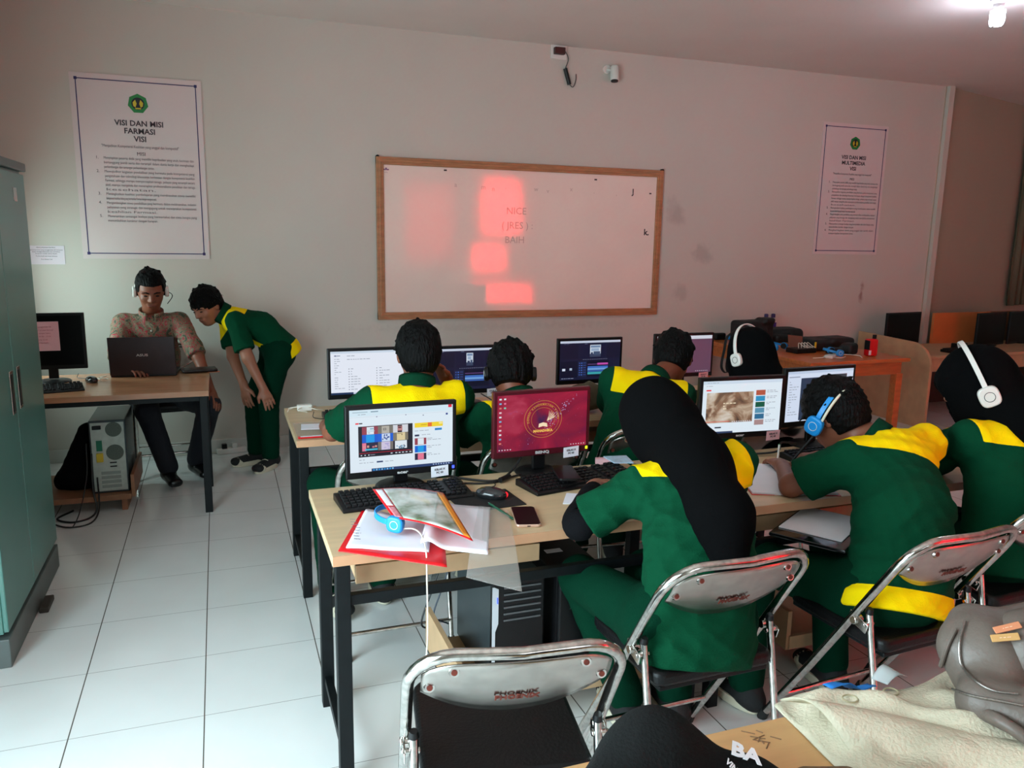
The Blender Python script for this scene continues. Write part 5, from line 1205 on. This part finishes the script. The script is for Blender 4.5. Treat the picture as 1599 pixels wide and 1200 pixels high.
cable('black cable hanging beneath the second row monitor and name card', [(1.36, 1.28, D+.05), (1.42, 1.22, D+.01), (1.38, 1.20, D+.004), (1.30, 1.24, D+.004)], .003)
cable('black cable hanging behind the nearest computer tower, closest to the desk leg', [(.86, .10, .46), (.80, .09, .30), (.75, .07, .17), (.82, .09, .14)], .0035)
cable('blue grey cable curving down behind the grey computer tower', [(.88, .11, .40), (.83, .10, .27), (.80, .08, .19), (.86, .10, .14)], .003, mat('bluegrey_cable', (50, 62, 78), .5))

# ------------------------------------------------------------------ computer towers
def tower(label, x, y, z, W, Dp, Hh, rz=0, rear=False, style=0):
    t = thing('computer_tower', label, 'computer', (x, y, z), rz)
    side = mat('grey_tower_steel', (70, 80, 84), .35, .5, noise=.1) if style == 0 else M_black
    MB().box((0, 0, Hh/2), (W, Dp, Hh)).build('case', side, t, bevel=.004)
    fy = -Dp/2
    if not rear:
        fr = MB(); fr.box((0, fy-.012, Hh/2), (W+.004, .026, Hh+.004)); f_ = fr.build('front_panel', M_black, t, bevel=.006)
        if style == 0:
            for k in range(6): MB().box((.012, fy-.027, Hh*.93-.022*k), (W*.72, .004, .006)).build('vent_bar', mat('grey_vent', (96, 98, 100), .35, .4), f_, bevel=.001)
            s = MB(); s.prism([(-W/2+.004, Hh*.95), (-W/2+.018, Hh*.93), (-W/2+.018, Hh*.62), (-W/2+.008, Hh*.55), (-W/2+.008, 0.02), (-W/2-.002, .02), (-W/2-.002, Hh*.95)], .003, 'Y', fy-.0275); s.build('silver_trim', mat('silver_trim', (214, 218, 224), .3, .3), f_)
            MB().box((-W/2+.014, fy-.0285, Hh*.83), (.003, .002, .02)).build('power_light', mat('power_light_blue', (40, 60, 255), .4, emit=(60, 80, 255), estr=2.0), f_)
            for k, c_ in enumerate(((225, 120, 140), (200, 210, 190))): MB().tube([(W*.18+.012*k, fy-.027, Hh*.36), (W*.18+.012*k, fy-.05, Hh*.36)], .005, 8).build('audio_plug', mat('plug_%d' % k, c_, .4), f_)
        else:
            g = MB()
            for k in range(8): g.box((-.02+.014*k-.03, fy-.026, Hh*.27), (.003, .002, .022))
            g.build('vent_slots', M_steel, f_); MB().box((0, fy-.0255, Hh*.10), (W*.86, .002, Hh*.20)).build('mesh_grille', mat('grey_mesh', (70, 72, 72), .5, .3, noise=.5, nscale=400), f_)
            l_ = MB().box((-.02, 0, Hh+.0015), (.06, .03, .001)).build('sticker', M_paper, t)
            MB().cyl((-W*.3, fy-.025, Hh*.72), (-W*.3, fy-.028, Hh*.72), .003, n=10).build('power_button', M_chrome, f_)
    else:
        pm = mat('rear_plate_steel', (188, 198, 190), .42, .35, noise=.12, nscale=30); hole = mat('fan_grille', (100, 112, 104), .6, .3, noise=.35, nscale=250)
        pl = MB().box((.0, fy-.002, Hh/2), (W-.016, .004, Hh-.024)).build('rear_plate', pm, t, bevel=.001)
        def disc(x_, z_, r_, nm, m_): MB().lathe([(r_, 0), (r_, .002)], n=32, axis='Y').build(nm, m_, pl, loc=(x_, fy-.0065, z_))
        disc(.032, Hh*.875, .042, 'psu_fan', hole); disc(.032, Hh*.56, .045, 'case_fan', hole)
        MB().box((-.052, fy-.008, Hh*.91), (.045, .012, .022)).build('power_plug', M_black, pl, bevel=.003)
        MB().box((-.045, fy-.006, Hh*.66), (.03, .006, .06)).build('port_block_green', mat('port_green', (30, 120, 90), .5), pl)
        MB().box((-.045, fy-.012, Hh*.50), (.034, .016, .05)).build('yellow_connector', mat('port_yellow', (214, 186, 50), .5), pl, bevel=.002)
        for k in range(4): MB().box((.005, fy-.0052, .04+.026*k), (.10, .003, .018)).build('slot_cover', mat('slot_grey', (150, 160, 154), .5, .3), pl, bevel=.001)
        for k in range(2): MB().box((.02, fy-.005, Hh*.42-.022*k), (.035, .003, .007)).build('vent_slit', M_black, pl)
    return t
tower('grey computer tower with silver trim and vent bars on the shelf of the nearest desk', .965, -.145, .125, .175, .38, .38)
tower('black computer tower with a white sticker beside the grey tower', 1.185, -.165, .125, .18, .40, .37, style=1)
tower('open backed computer tower showing its steel rear plate under the teacher desk', -.515, 2.46, .10, .185, .40, .42, rear=True)
bp = Field([Cone((-.70, 2.42, .18), (-.64, 2.44, .42), .10, .055)], .008); bp.add(Cone((-.70, 2.42, .18), (-.64, 2.44, .42), .10, .055), .02).add(Cone((-.78, 2.42, .14), (-.68, 2.42, .16), .05, .08), .05)
bp.apply(lambda X, d: np.maximum(d+folds(X, .006, 3), .10-X[..., 2])); tag(skin('backpack', bp, M_blackcloth, (-.70, 2.42, .10), smooth=2), 'black cloth backpack slumped beside the tower under the teacher desk', 'bag')
for i, pts in enumerate(([(-.60, 2.24, .34), (-.60, 2.20, .15), (-.585, 2.17, .04), (-.62, 2.12, .006), (-.70, 2.08, .006), (-.78, 2.16, .006), (-.72, 2.28, .006)], [(-.58, 2.24, .20), (-.57, 2.15, .05), (-.60, 2.04, .006), (-.70, 2.00, .006), (-.80, 2.10, .006), (-.86, 2.22, .006)], [(-.62, 2.23, .4), (-.63, 2.2, .2), (-.68, 2.02, .006), (-.80, 1.88, .006), (-.92, 1.80, .006)])):
    cable(('black cable looping on the floor under the teacher desk', 'second black cable coiling wide under the teacher desk', 'thin black cable trailing toward the locker on the floor')[i], pts, (.0055, .0045, .003)[i])
# power strip by the wall, cord
t = thing('power_strip', 'white and black plugs on a power strip at the foot of the front wall', 'power strip', (.14, 3.31, 0), .2)
MB().box((0, 0, .02), (.20, .05, .04)).build('strip', M_white, t, bevel=.006)
for k in range(2): MB().box((-.05+.07*k, -.005, .055), (.035, .035, .035)).build('plug', M_black if k == 0 else M_white, t, bevel=.005)
cable('white cord running along the wall from the power strip', [(.04, 3.31, .01), (-.06, 3.32, .006), (-.16, 3.33, .006), (-.30, 3.34, .006)], .004, M_whitecable)

# ------------------------------------------------------------------ teacher desk items
TH = .7055
t = thing('laptop', 'open dark laptop seen from behind on the teacher desk', 'laptop', (-.335, 2.575, TH), -.06)
lm = mat('laptop_lid', (52, 40, 44), .35, .3, noise=.08)
MB().box((0, .115, .010), (.36, .235, .018)).build('base', M_black, t, bevel=.003)
li = MB().box((0, 0, .115), (.365, .008, .23)).build('lid', lm, t, bevel=.004, loc=(0, -.004, .012)); li.rotation_euler = (.10, 0, 0)
text('maker_logo', 'ASUS', .020, M_logo, li, (0, -.0045, .115), R90, bold=.0005, sx=1.4)
ky = MB()
for r_ in range(5):
    for c_ in range(14): ky.box((-.15+.023*c_, .07+.022*r_, .0205), (.018, .018, .003))
ky.build('keys', M_key, t)
t = thing('pouch', 'flat black zip pouch lying at the right end of the teacher desk', 'pouch', (-.03, 2.68, TH), .15)
MB().grid(lambda u, v: (-.10+.20*u, -.06+.12*v, .012+.008*math.sin(u*PI)*math.sin(v*PI)), 12, 8).build('pouch_body', mat('dark_leather', (30, 24, 24), .4), t, smooth='all', solid=.014)
MB().tube([(-.09, -.058, .014), (.09, -.058, .014)], .0016, 6).build('zip', M_chrome, t)
papers('small_card', 'small orange card standing out under the black pouch', ((.02, 2.62), (.09, 2.63), (.09, 2.66), (.02, 2.65)), 'card', mat('orange_card', (200, 110, 70), .6), z=TH+.0005)
cable('silver earphone cable bunched beside the laptop', [(-.56, 2.50, TH+.006), (-.58, 2.55, TH+.006), (-.54, 2.58, TH+.01), (-.56, 2.52, TH+.012), (-.52, 2.50, TH+.006)], .003, M_whitecable)

# ------------------------------------------------------------------ second row desk items
t = thing('usb_hub', 'white hub with tangled white cables at the left end of the second row', 'adapter', (.475, 1.335, D))
MB().box((0, 0, .016), (.07, .035, .03)).build('hub_body', M_white, t, bevel=.004)
for i in range(5):
    a = .6+i*1.2; MB().tube(spline([(.03*math.cos(a), .015*math.sin(a), .02), (.07*math.cos(a), .06*math.sin(a), .015), (.09*math.cos(a+.6), .05*math.sin(a+.5), .003)], 5), .0025, 6).build('cable', M_whitecable, t, smooth=True)
t = thing('report_folder', 'flat clear folder with a red spine at the left end of the second row', 'folder', (.47, .93, D))
MB().box((0, 0, .002), (.15, .28, .003)).build('clear_sheet', mat('clear_film', (196, 190, 182), .12, alpha=.22), t)
MB().box((0, -.135, .004), (.15, .022, .006)).build('red_spine', mat('red_cover', (212, 8, 22), .35), t, bevel=.001); MB().box((-.02, -.135, .0075), (.09, .012, .001)).build('spine_label', M_paper, t)
papers('white_sheet', 'small white sheet inside the clear folder on the second row', ((.42, .93), (.50, .92), (.51, 1.02), (.43, 1.03)), z=D+.0040)
t = thing('report_folder', 'red edged folder of white papers between the two left boys, second row', 'folder', (1.24, .94, D))
MB().box((0, 0, .002), (.20, .26, .004), R=Matrix.Rotation(-.1, 3, 'Z')).build('red_cover', mat('red_cover', (212, 8, 22), .35), t); MB().box((.0, .008, .009), (.18, .24, .009), R=Matrix.Rotation(-.1, 3, 'Z')).build('page_stack', M_paper, t)
papers('paper_sheet', 'white sheet under the face of the leaning boy in the second row', ((2.20, .84), (2.42, .80), (2.47, 1.00), (2.25, 1.05)), z=D+.001, th=.003)
kb = Field([Cone((1.62, .90, .78), (1.84, .93, .80), .06, .07)], .009); kb.add(Cone((1.62, .90, .77), (1.84, .93, .79), .055, .065), .02).add(Cone((1.70, .86, .83), (1.80, .90, .84), .04, .04), .04)
kb.apply(lambda X, d: np.maximum(d+folds(X, .010, 8), D-X[..., 2])); tag(skin('cloth_bag', kb, mat('khaki_cloth', (92, 82, 62), .9, noise=.1), (1.72, .90, D), smooth=2), 'crumpled khaki cloth bag on the second row desk behind the leaning boy', 'bag')

# ------------------------------------------------------------------ orange side table by the wall
ot = thing('side_table', 'orange varnished wooden table heaped with bags by the front wall', 'table', (4.04, 1.95, 0), .02)
MB().box((.47, .70, DH-.014), (.94, 1.40, .028)).build('tabletop', M_orange, ot, bevel=.004)
MB().box((.47, .70, DH-.075), (.86, 1.32, .10)).build('apron', M_orange, ot, bevel=.002)
for x in (.06, .88):
    for y in (.06, 1.34): MB().box((x, y, (DH-.12)/2), (.06, .06, DH-.12)).build('leg', M_orange, ot, bevel=.003)
st = MB(); st.tube(spline([(0, 0, 0), (.03, -.01, .012), (.01, .0, .02), (.035, .002, .0)], 4), .004, 6)
OZ = DH+.0005
def sdfthing(name, label, cat, prims, m, base, h=.009, k=.03, fold=.006, seed=2, floor_=None, sm=2, ff=22):
    F = Field(prims, h)
    for p in prims: F.add(p, k)
    F.apply(lambda X, d: np.maximum(d+folds(X, fold, seed, ff), (floor_-X[..., 2]) if floor_ is not None else -1))
    return tag(skin(name, F, m, base, smooth=sm), label, cat)
M_bagb = mat('black_nylon', (15, 15, 18), .6, noise=.15, bump=.2, bscale=150)
sb = sdfthing('shoulder_bag', 'boxy black shoulder bag with hanging strap at the left end of the orange table', 'bag', [RBox((4.25, 2.93, OZ+.10), (.175, .08, .10), .03, .1), RBox((4.36, 2.90, OZ+.20), (.06, .06, .022), .018, .3), RBox((4.22, 2.85, OZ+.08), (.12, .03, .06), .02, .1)], M_bagb, (4.25, 2.93, OZ), fold=.003, floor_=OZ)
o_ = MB()
for dx in (0, .05): o_.tube([tuple(Vector(p)-Vector((4.25, 2.93, OZ))) for p in spline([(4.10, 2.88, OZ+.15), (4.02-dx, 2.86, OZ+.08), (3.98-dx, 2.84, OZ-.03), (3.95-dx, 2.82, OZ-.16), (3.98-dx*.6, 2.82, OZ-.21), (4.01, 2.83, OZ-.12), (4.02, 2.85, OZ+.03), (4.09, 2.87, OZ+.09)], 6)], .014, 6, flat=.3)
o_.build('strap', M_bagb, sb, smooth=True)
sdfthing('laptop_bag', 'low black padded bag lying behind the cable box on the orange table', 'bag', [RBox((4.66, 3.08, OZ+.055), (.17, .11, .055), .035, -.1), RBox((4.58, 2.98, OZ+.035), (.10, .06, .035), .025, .2)], M_bagb, (4.66, 3.08, OZ), fold=.004, seed=5, floor_=OZ)
sdfthing('backpack', 'flat black backpack in the middle of the orange table', 'bag', [RBox((4.66, 2.55, OZ+.045), (.20, .14, .045), .035, .0), RBox((4.74, 2.50, OZ+.075), (.12, .09, .025), .02, .1)], M_bagb, (4.66, 2.55, OZ), fold=.005, seed=6, floor_=OZ)
sdfthing('camera_pouch', 'small black pouch beside the red canister', 'pouch', [RBox((4.64, 2.24, OZ+.045), (.06, .05, .045), .025, .3), RBox((4.54, 2.30, OZ+.025), (.05, .04, .025), .015, .0)], M_bagb, (4.64, 2.24, OZ), fold=.003, seed=9, floor_=OZ)
t = thing('red_canister', 'bright red canister with a black cap at the right end of the orange table', 'canister', (4.755, 2.14, OZ))
MB().box((0, 0, .065), (.085, .06, .13)).build('canister_body', M_red, t, bevel=.012, smooth=True); MB().box((.025, 0, .145), (.022, .022, .032)).build('cap', M_black, t, bevel=.003)
MB().box((-.043, -.005, .085), (.004, .05, .07)).build('dark_panel', M_black, t); MB().box((-.035, -.0312, .028), (.022, .002, .035)).build('label_sticker', M_paper, t)
t = thing('cable_box', 'open brown box holding white cables on a black case, orange table', 'box', (4.34, 2.42, OZ), .1)
MB().box((0, 0, .018), (.20, .12, .036)).build('black_case', M_black, t, bevel=.004)
lidm = mat('brown_card', (120, 82, 64), .7); li = MB().box((0, 0, .045), (.15, .004, .09)).build('card_lid', lidm, t, loc=(-.01, .05, .036)); li.rotation_euler = (-.25, .12, 0)
for i in range(4): MB().tube(spline([(-.06+.03*i, -.03, .04), (-.03+.03*i, .0, .075), (.0+.03*i, -.02, .05), (.02+.025*i, -.05, .04)], 5), .003, 6).build('white_cable', M_whitecable, t, smooth=True)
MB().box((.105, -.04, .055), (.012, .012, .05)).build('yellow_plug', mat('yellow_plug', (230, 180, 30), .5), t, bevel=.002)
for i, (x, y, rz, lb) in enumerate(((4.20, 2.52, .4, 'blue headphones behind the cable box on the orange table'), (4.43, 2.17, 1.3, 'blue headphones lying at the front of the orange table'))):
    hp = headset(lb, (0, 0, 0), (1, 0, 0), (0, 1, 0), (0, 0, 1), rad=(.07, .08), col=M_blue, cup=M_blue, cupr=.025, group=None); hp.location = (x, y, OZ+.03); hp.rotation_euler = (-1.35, 0, rz)
for i, (pts, lb) in enumerate((([(4.20, 2.12, OZ+.004), (4.28, 2.10, OZ+.01), (4.34, 2.16, OZ+.006), (4.42, 2.08, OZ+.004), (4.5, 2.12, OZ+.006)], 'white cable curling at the front left of the orange table'), ([(4.50, 2.28, OZ+.004), (4.56, 2.20, OZ+.008), (4.64, 2.14, OZ+.006), (4.60, 2.06, OZ+.004)], 'white cable curling beside the red canister'))): cable(lb, pts, .0035, M_whitecable)
wbx = MB().box((0, 0, .012), (.09, .06, .024)).build('white_adapter', M_white, bevel=.004, loc=(4.36, 2.12, OZ), rz=.5); tag(wbx, 'white square adapter at the front of the orange table', 'adapter')
t = thing('bottle', 'white and purple twin capped bottle standing against the wall on the orange table', 'bottle', (4.66, 3.24, OZ))
for dx in (-.035, .04):
    MB().lathe([(.030, 0), (.030, .15), (.014, .165), (.014, .18)], n=20).build('bottle_body', M_white, t, smooth=True, loc=(dx, 0, 0)); MB().lathe([(.018, .18), (.018, .21), (.01, .215)], n=16).build('bottle_cap', mat('navy_cap', (40, 30, 90), .4), t, smooth=True, loc=(dx, 0, 0)); MB().lathe([(.031, .09), (.031, .14)], n=20).build('purple_label', mat('purple_label', (60, 40, 140), .5), t, loc=(dx, 0, 0))
t = thing('small_gadget', 'small black gadget with blue part at the back left of the orange table', 'gadget', (4.16, 3.22, OZ)); MB().box((-.02, 0, .03), (.10, .05, .06)).build('black_part', M_black, t, bevel=.01); MB().box((.10, .0, .018), (.08, .05, .035)).build('blue_part', M_blue, t, bevel=.008)

# ------------------------------------------------------------------ right hand computer desk with rounded side panel
t = thing('corner_desk', 'pale wooden computer desk with a tall rounded side panel', 'desk', (5.72, 2.45, 0))
pts = [(0, 0), (.0, .50)]+[(.22-.22*math.cos(a), .52+.205*math.sin(a)) for a in [k*PI/16 for k in range(1, 9)]]+[(.84, .745), (.84, 0)]
MB().prism(pts, .028, 'X', 0).build('side_panel', M_board, t, bevel=.003)
MB().box((1.2, .50, .59), (2.35, .68, .025)).build('desk_surface', M_board, t, bevel=.002); MB().box((1.2, .20, .52), (2.33, .02, .13)).build('apron', M_board, t, bevel=.001)
MB().box((1.2, .80, .30), (2.33, .02, .56)).build('back_panel', mat('dark_brown_board', (64, 36, 30), .6), t)
MB().prism([(0, 0), (0, .59), (.70, .59), (.70, 0)], .025, 'X', 2.36).build('side_panel', M_board, t, bevel=.003)
bx = MB().box((0, 0, .0), (.74, .03, .30)).build('partition_board', mat('orange_board', (206, 120, 66), .45, noise=.08), bevel=.002, loc=(6.98, 3.28, .60+.15)); tag(bx, 'orange brown partition board behind the switched off monitors on the right', 'partition')
bm_ = MB().box((0, 0, .0), (.44, .03, .30)).build('partition_board', mat('brown_partition', (120, 84, 52), .5, noise=.08), bevel=.002, loc=(7.58, 3.31, .60+.15)); tag(bm_, 'duller brown partition board right of the orange one', 'partition')
dup(k0, (6.42, 2.74, .605), .1, 'black keyboard half hidden behind the rounded side panel')
t = thing('network_device', 'small blue lit device on the keyboard behind the side panel', 'device', (6.50, 2.86, .605)); MB().box((0, 0, .03), (.14, .06, .06)).build('case', M_black, t, bevel=.006); MB().box((0, -.031, .03), (.08, .002, .025)).build('blue_face', mat('dark_blue', (24, 44, 90), .4), t)

# ------------------------------------------------------------------ foreground table and bags
t = thing('foreground_table', 'wooden table at the bottom edge of the picture under the bags', 'table', (.58, -2.16, 0))
MB().box((.80, .325, DH-.014), (1.60, .66, .028)).build('tabletop', mat('foreground_laminate', (206, 160, 108), .35, noise=.10, nscale=3.5, stretch=(1.2, 9, 9)), t, bevel=.002)
for x in (.05, 1.55):
    for y in (.05, .60): MB().box((x, y, (DH-.03)/2), (.04, .04, DH-.03)).build('leg', M_steel, t, bevel=.002)
sc = MB(); rr = R_(9)
for k in range(9):
    x, y = .955+rr.random()*.05, -1.565+rr.random()*.04; sc.tube([tuple(Vector((x-.58, y+2.16, DH+.0006))), tuple(Vector((x+rr.uniform(-.03, .03)-.58, y+rr.uniform(-.02, .02)+2.16, DH+.0006)))], .0012, 4)
sc.build('pencil_doodle', mat('pencil_brown', (130, 96, 66), .7), t)
tm = mat('cream_nonwoven', (208, 198, 174), .8, noise=.06, nscale=6, bump=.35, bscale=160); 
# contents seen through the thin cloth
nt = tm.node_tree; b = nt.nodes['Principled BSDF']; src = b.inputs['Base Color'].links[0].from_socket
geo = nt.nodes.new('ShaderNodeNewGeometry'); n = nt.nodes.new('ShaderNodeTexNoise'); n.inputs['Scale'].default_value = 7; nt.links.new(geo.outputs['Position'], n.inputs['Vector'])
r = nt.nodes.new('ShaderNodeMapRange'); r.inputs[1].default_value = .5; r.inputs[2].default_value = .68; r.inputs[4].default_value = .35; nt.links.new(n.outputs['Fac'], r.inputs[0])
mx = nt.nodes.new('ShaderNodeMix'); mx.data_type = 'RGBA'; mx.inputs[7].default_value = (*s2l((132, 128, 104)), 1); nt.links.new(src, mx.inputs[6]); nt.links.new(r.outputs[0], mx.inputs[0]); nt.links.new(mx.outputs[2], b.inputs['Base Color'])
base = Vector((1.2, -1.7, DH))
def tote(u, v):
    P_ = quadfn((1.03, -1.74, 0), (1.72, -2.08, 0), (1.47, -1.50, 0), (1.055, -1.475, 0))(u, v)
    z = DH+.012+.030*math.sin(PI*min(1, v*1.1))*math.sin(PI*min(1, max(0, u*.9+.1)))+.010*math.sin(u*13+v*6)*math.sin(v*9)+.006*math.sin(u*23-v*17)
    z += .018*math.exp(-((u-.62+.35*v)/.10)**2)*(v > .55)
    e_ = min(u, v, 1-u, 1-v); z = DH+.004+(z-DH-.004)*min(1, e_*9)
    return (P_[0]-base.x, P_[1]-base.y+.02*math.sin(u*7), z-base.z)
tb = MB().grid(tote, 50, 40).build('tote_bag', tm, smooth='all', solid=.004, loc=base); tag(tb, 'crumpled cream nonwoven tote bag lying flat on the foreground table', 'bag')
fl = MB(); fl.grid(lambda u, v: (1.045+.62*u-base.x+.03*v, -1.50-.42*u-.15*v-base.y, .045*math.sin(PI*(.15+.8*v))*(1-.5*u)+.012+.006*math.sin(u*9+v*4)), 30, 14); fl.build('bag_flap', tm, tb, smooth='all', solid=.003)
TV = [(v.co.x, v.co.y, v.co.z) for o_ in (tb, tb.children[0]) for v in o_.data.vertices]
def ttop(x, y, r_=.018): return max([c[2] for c in TV if (c[0]-x)**2+(c[1]-y)**2 < r_*r_] or [.01])+.003
_bp = lambda u, v: (1.150+.125*u+.006*v-base.x, -1.490+.014*u-.018*v-base.y)
MB().grid(lambda u, v: (*_bp(u, v), ttop(*_bp(u, v), .022)+.001), 10, 3).build('blue_print', mat('print_blue', (20, 120, 205), .5), tb, smooth='all', solid=.001)
for x, y in ((1.165, -1.545), (1.29, -1.520)):
    c_ = MB(); c_.tube([(x-base.x+.014*math.cos(a), y-base.y+.012*math.sin(a), ttop(x-base.x, y-base.y)) for a in [2*PI*k/20 for k in range(20)]], .0016, 6, closed=True); c_.build('snap_button', mat('cream_stitch', (176, 166, 134), .7), tb)
MB().grid(lambda u, v: (1.29+.06*u-base.x, -1.470-.04*v-base.y+.01*u, .012+.022*math.sin(PI*u)*(1-v*.5)+.01*v), 10, 6).build('plastic_corner', mat('frosted_plastic', (190, 196, 196), .35, alpha=.7), tb, smooth='all', solid=.001)

# surface point of a distance field seen from a direction
def march(prims, k, p, d, start=.4):
    d = nrm(d); q = V3(p)+d*start
    def D_(X):
        a = None
        for pr in prims:
            b_ = float(pr(X[None, :])[0]); a = b_ if a is None else min(a, b_)-max(k-abs(a-b_), 0)**2/(4*k)
        return a
    q0 = q.copy()
    for _ in range(120):
        v = D_(q)
        if v < .0008: break
        if np.linalg.norm(q-q0) > start+.22: return None, None
        q = q-d*max(v*.7, .0005)
    e_ = .002; n_ = nrm([D_(q+V3(e_, 0, 0))-D_(q-V3(e_, 0, 0)), D_(q+V3(0, e_, 0))-D_(q-V3(0, e_, 0)), D_(q+V3(0, 0, e_))-D_(q-V3(0, 0, e_))])
    return q, n_
# taupe backpack
bpb = (1.50, -1.64, DH+.03)
M_taupe = mat('taupe_leather', (104, 92, 84), .46, noise=.08, nscale=10, bump=.12, bscale=120)
tp = [Slab((1.44, -1.60, DH+.085), (1.80, -1.62, DH+.10), (0, .5, .85), (0, .5, .85), .095, .075, .105, .085), Cone((1.36, -1.66, DH+.06), (1.44, -1.80, DH+.055), .05, .055), Cone((1.44, -1.80, DH+.055), (1.75, -1.86, DH+.06), .055, .06), Cone((1.40, -1.56, DH+.11), (1.46, -1.53, DH+.13), .035, .04)]
bk_ = sdfthing('backpack', 'taupe leather backpack with orange tag at the bottom right corner', 'bag', tp, M_taupe, bpb, h=.006, k=.035, fold=.004, seed=12, sm=1, ff=17, floor_=DH+.022)
pp_ = [Slab((1.50, -1.635, DH+.115), (1.80, -1.66, DH+.125), (0, .6, .8), (0, .6, .8), .085, .075, .09, .08)]
pk = Field(pp_, .006); pk.add(pp_[0], .02); pk.apply(lambda X, d: d+folds(X, .004, 4, 12))
skin('front_pocket', pk, M_taupe, bpb, bk_, smooth=2)
allp = tp+pp_
def strip(name, pts, r, m, parent, basep, prims, lift=.006, flat=1.0):
    out = []
    for p in spline(pts, 6):
        q, n_ = march(prims, .035, V3(*p), nrm(CAM-V3(*p)))
        if q is None: continue
        out.append(tuple(q+n_*lift-V3(basep)))
    return MB().tube(out, r, 8, flat=flat).build(name, m, parent, smooth=True)
M_zip = mat('silver_zip', (150, 144, 138), .35, .9, noise=.3, nscale=300)
strip('zip', [(1.243, -1.660, 0.837), (1.279, -1.660, 0.816), (1.327, -1.660, 0.794), (1.393, -1.660, 0.771), (1.458, -1.660, 0.748)], .0024, M_zip, bk_, bpb, allp, .003)
strip('pocket_zip', [(1.285, -1.660, 0.942), (1.278, -1.660, 0.910), (1.288, -1.660, 0.866), (1.322, -1.660, 0.827), (1.373, -1.660, 0.795), (1.440, -1.660, 0.774)], .0022, M_zip, bk_, bpb, allp, .003)
strip('side_seam', [(1.314, -1.620, 0.902), (1.300, -1.620, 0.873), (1.291, -1.620, 0.831)], .0045, M_taupe, bk_, bpb, allp, .003)
for i, (p_, c_) in enumerate(zip([(1.388, -1.660, 0.911), (1.385, -1.660, 0.894)], ((206, 130, 92), (196, 150, 92)))):
    zd = nrm(CAM-V3(*p_)); q, n_ = march(allp, .035, V3(*p_), zd); X_ = nrm(V3(.93, -.15, -.28)); X_ = nrm(X_-np.dot(X_, n_)*n_); Y_ = np.cross(n_, X_)
    tg = MB().box((0, 0, 0), (.046, .014, .003)).build('leather_tag', mat('tag_leather_%d' % i, c_, .6), bk_, bevel=.003); tg.matrix_local = Matrix([[X_[k], Y_[k], n_[k], (q+n_*.007)[k]-bpb[k]] for k in range(3)]+[[0, 0, 0, 1]])
    text('tag_text', ('- --- --', '-- -- ---')[i], .0065, mat('tag_print', (236, 200, 170), .6), tg, (0, -.0022, .0018), (0, 0, 0), bold=.0002)
sp = MB(); sp.tube(spline([(1.40, -1.74, DH+.06), (1.385, -1.80, DH+.05), (1.37, -1.85, DH+.03), (1.33, -1.92, DH+.03), (1.36, -2.0, DH+.035)], 6), [.014]*25, 10, flat=.45); sp.v = [tuple(Vector(v)-Vector(bpb)) for v in sp.v]; sp.build('strap', M_taupe, bk_, smooth=True)
sp = MB(); sp.tube(spline([(1.34, -1.66, DH+.05), (1.32, -1.72, DH+.07), (1.345, -1.78, DH+.05)], 6), .011, 10); sp.v = [tuple(Vector(v)-Vector(bpb)) for v in sp.v]; sp.build('strap_loop', M_taupe, bk_, smooth=True)

# black cloth bag with white lettering
bb = (.70, -1.72, DH)
M_bcl = mat('black_canvas_bag', (14, 15, 15), .9, bump=.25, bscale=180, spec=.2)
bq = [Cone((.545, -1.72, DH+.055), (.70, -1.64, DH+.085), .065, .062), Cone((.70, -1.64, DH+.085), (.84, -1.70, DH+.035), .062, .038), Slab((.60, -1.84, DH+.06), (.86, -1.88, DH+.03), (0, 1, 0), (0, 1, 0), .12, .055, .10, .035), Cone((.84, -1.70, DH+.035), (.95, -1.80, DH+.012), .040, .022)]
bl = sdfthing('cloth_bag', 'black cloth bag with white lettering at the bottom edge of the picture', 'bag', bq, M_bcl, bb, h=.006, k=.07, fold=.007, seed=21, sm=2, ff=16, floor_=DH+.001)
M_wprint = mat('white_print', (225, 225, 228), .7)
for s_, p, sz, rz_ in (('BA', V3(.822, -1.69, DH+.05), .036, -.65), ('VIN', V3(.790, -1.695, DH+.05), .012, -1.1)):
    q, n_ = march(bq, .07, p, V3(-.2, -.3, 1)); X_ = V3(math.cos(rz_), math.sin(rz_), 0); X_ = nrm(X_-np.dot(X_, n_)*n_); Y_ = np.cross(n_, X_)
    tx = text('printed_letters', s_, sz, M_wprint, bl, (0, 0, 0), (0, 0, 0), bold=.0015 if sz > .03 else .0004, depth=.0006)
    tx.matrix_local = Matrix([[X_[k], Y_[k], n_[k], (q+n_*.0085)[k]-bb[k]] for k in range(3)]+[[0, 0, 0, 1]])
bw = sdfthing('brown_pouch', 'small brown patterned pouch end at the very bottom of the picture', 'pouch', [Cone((.965, -1.665, DH+.012), (1.03, -1.69, DH+.012), .016, .018)], mat('brown_fabric', (112, 86, 60), .8, noise=.3, nscale=60), (1.0, -1.68, DH), h=.005, k=.02, fold=.003, seed=3, floor_=DH+.001)
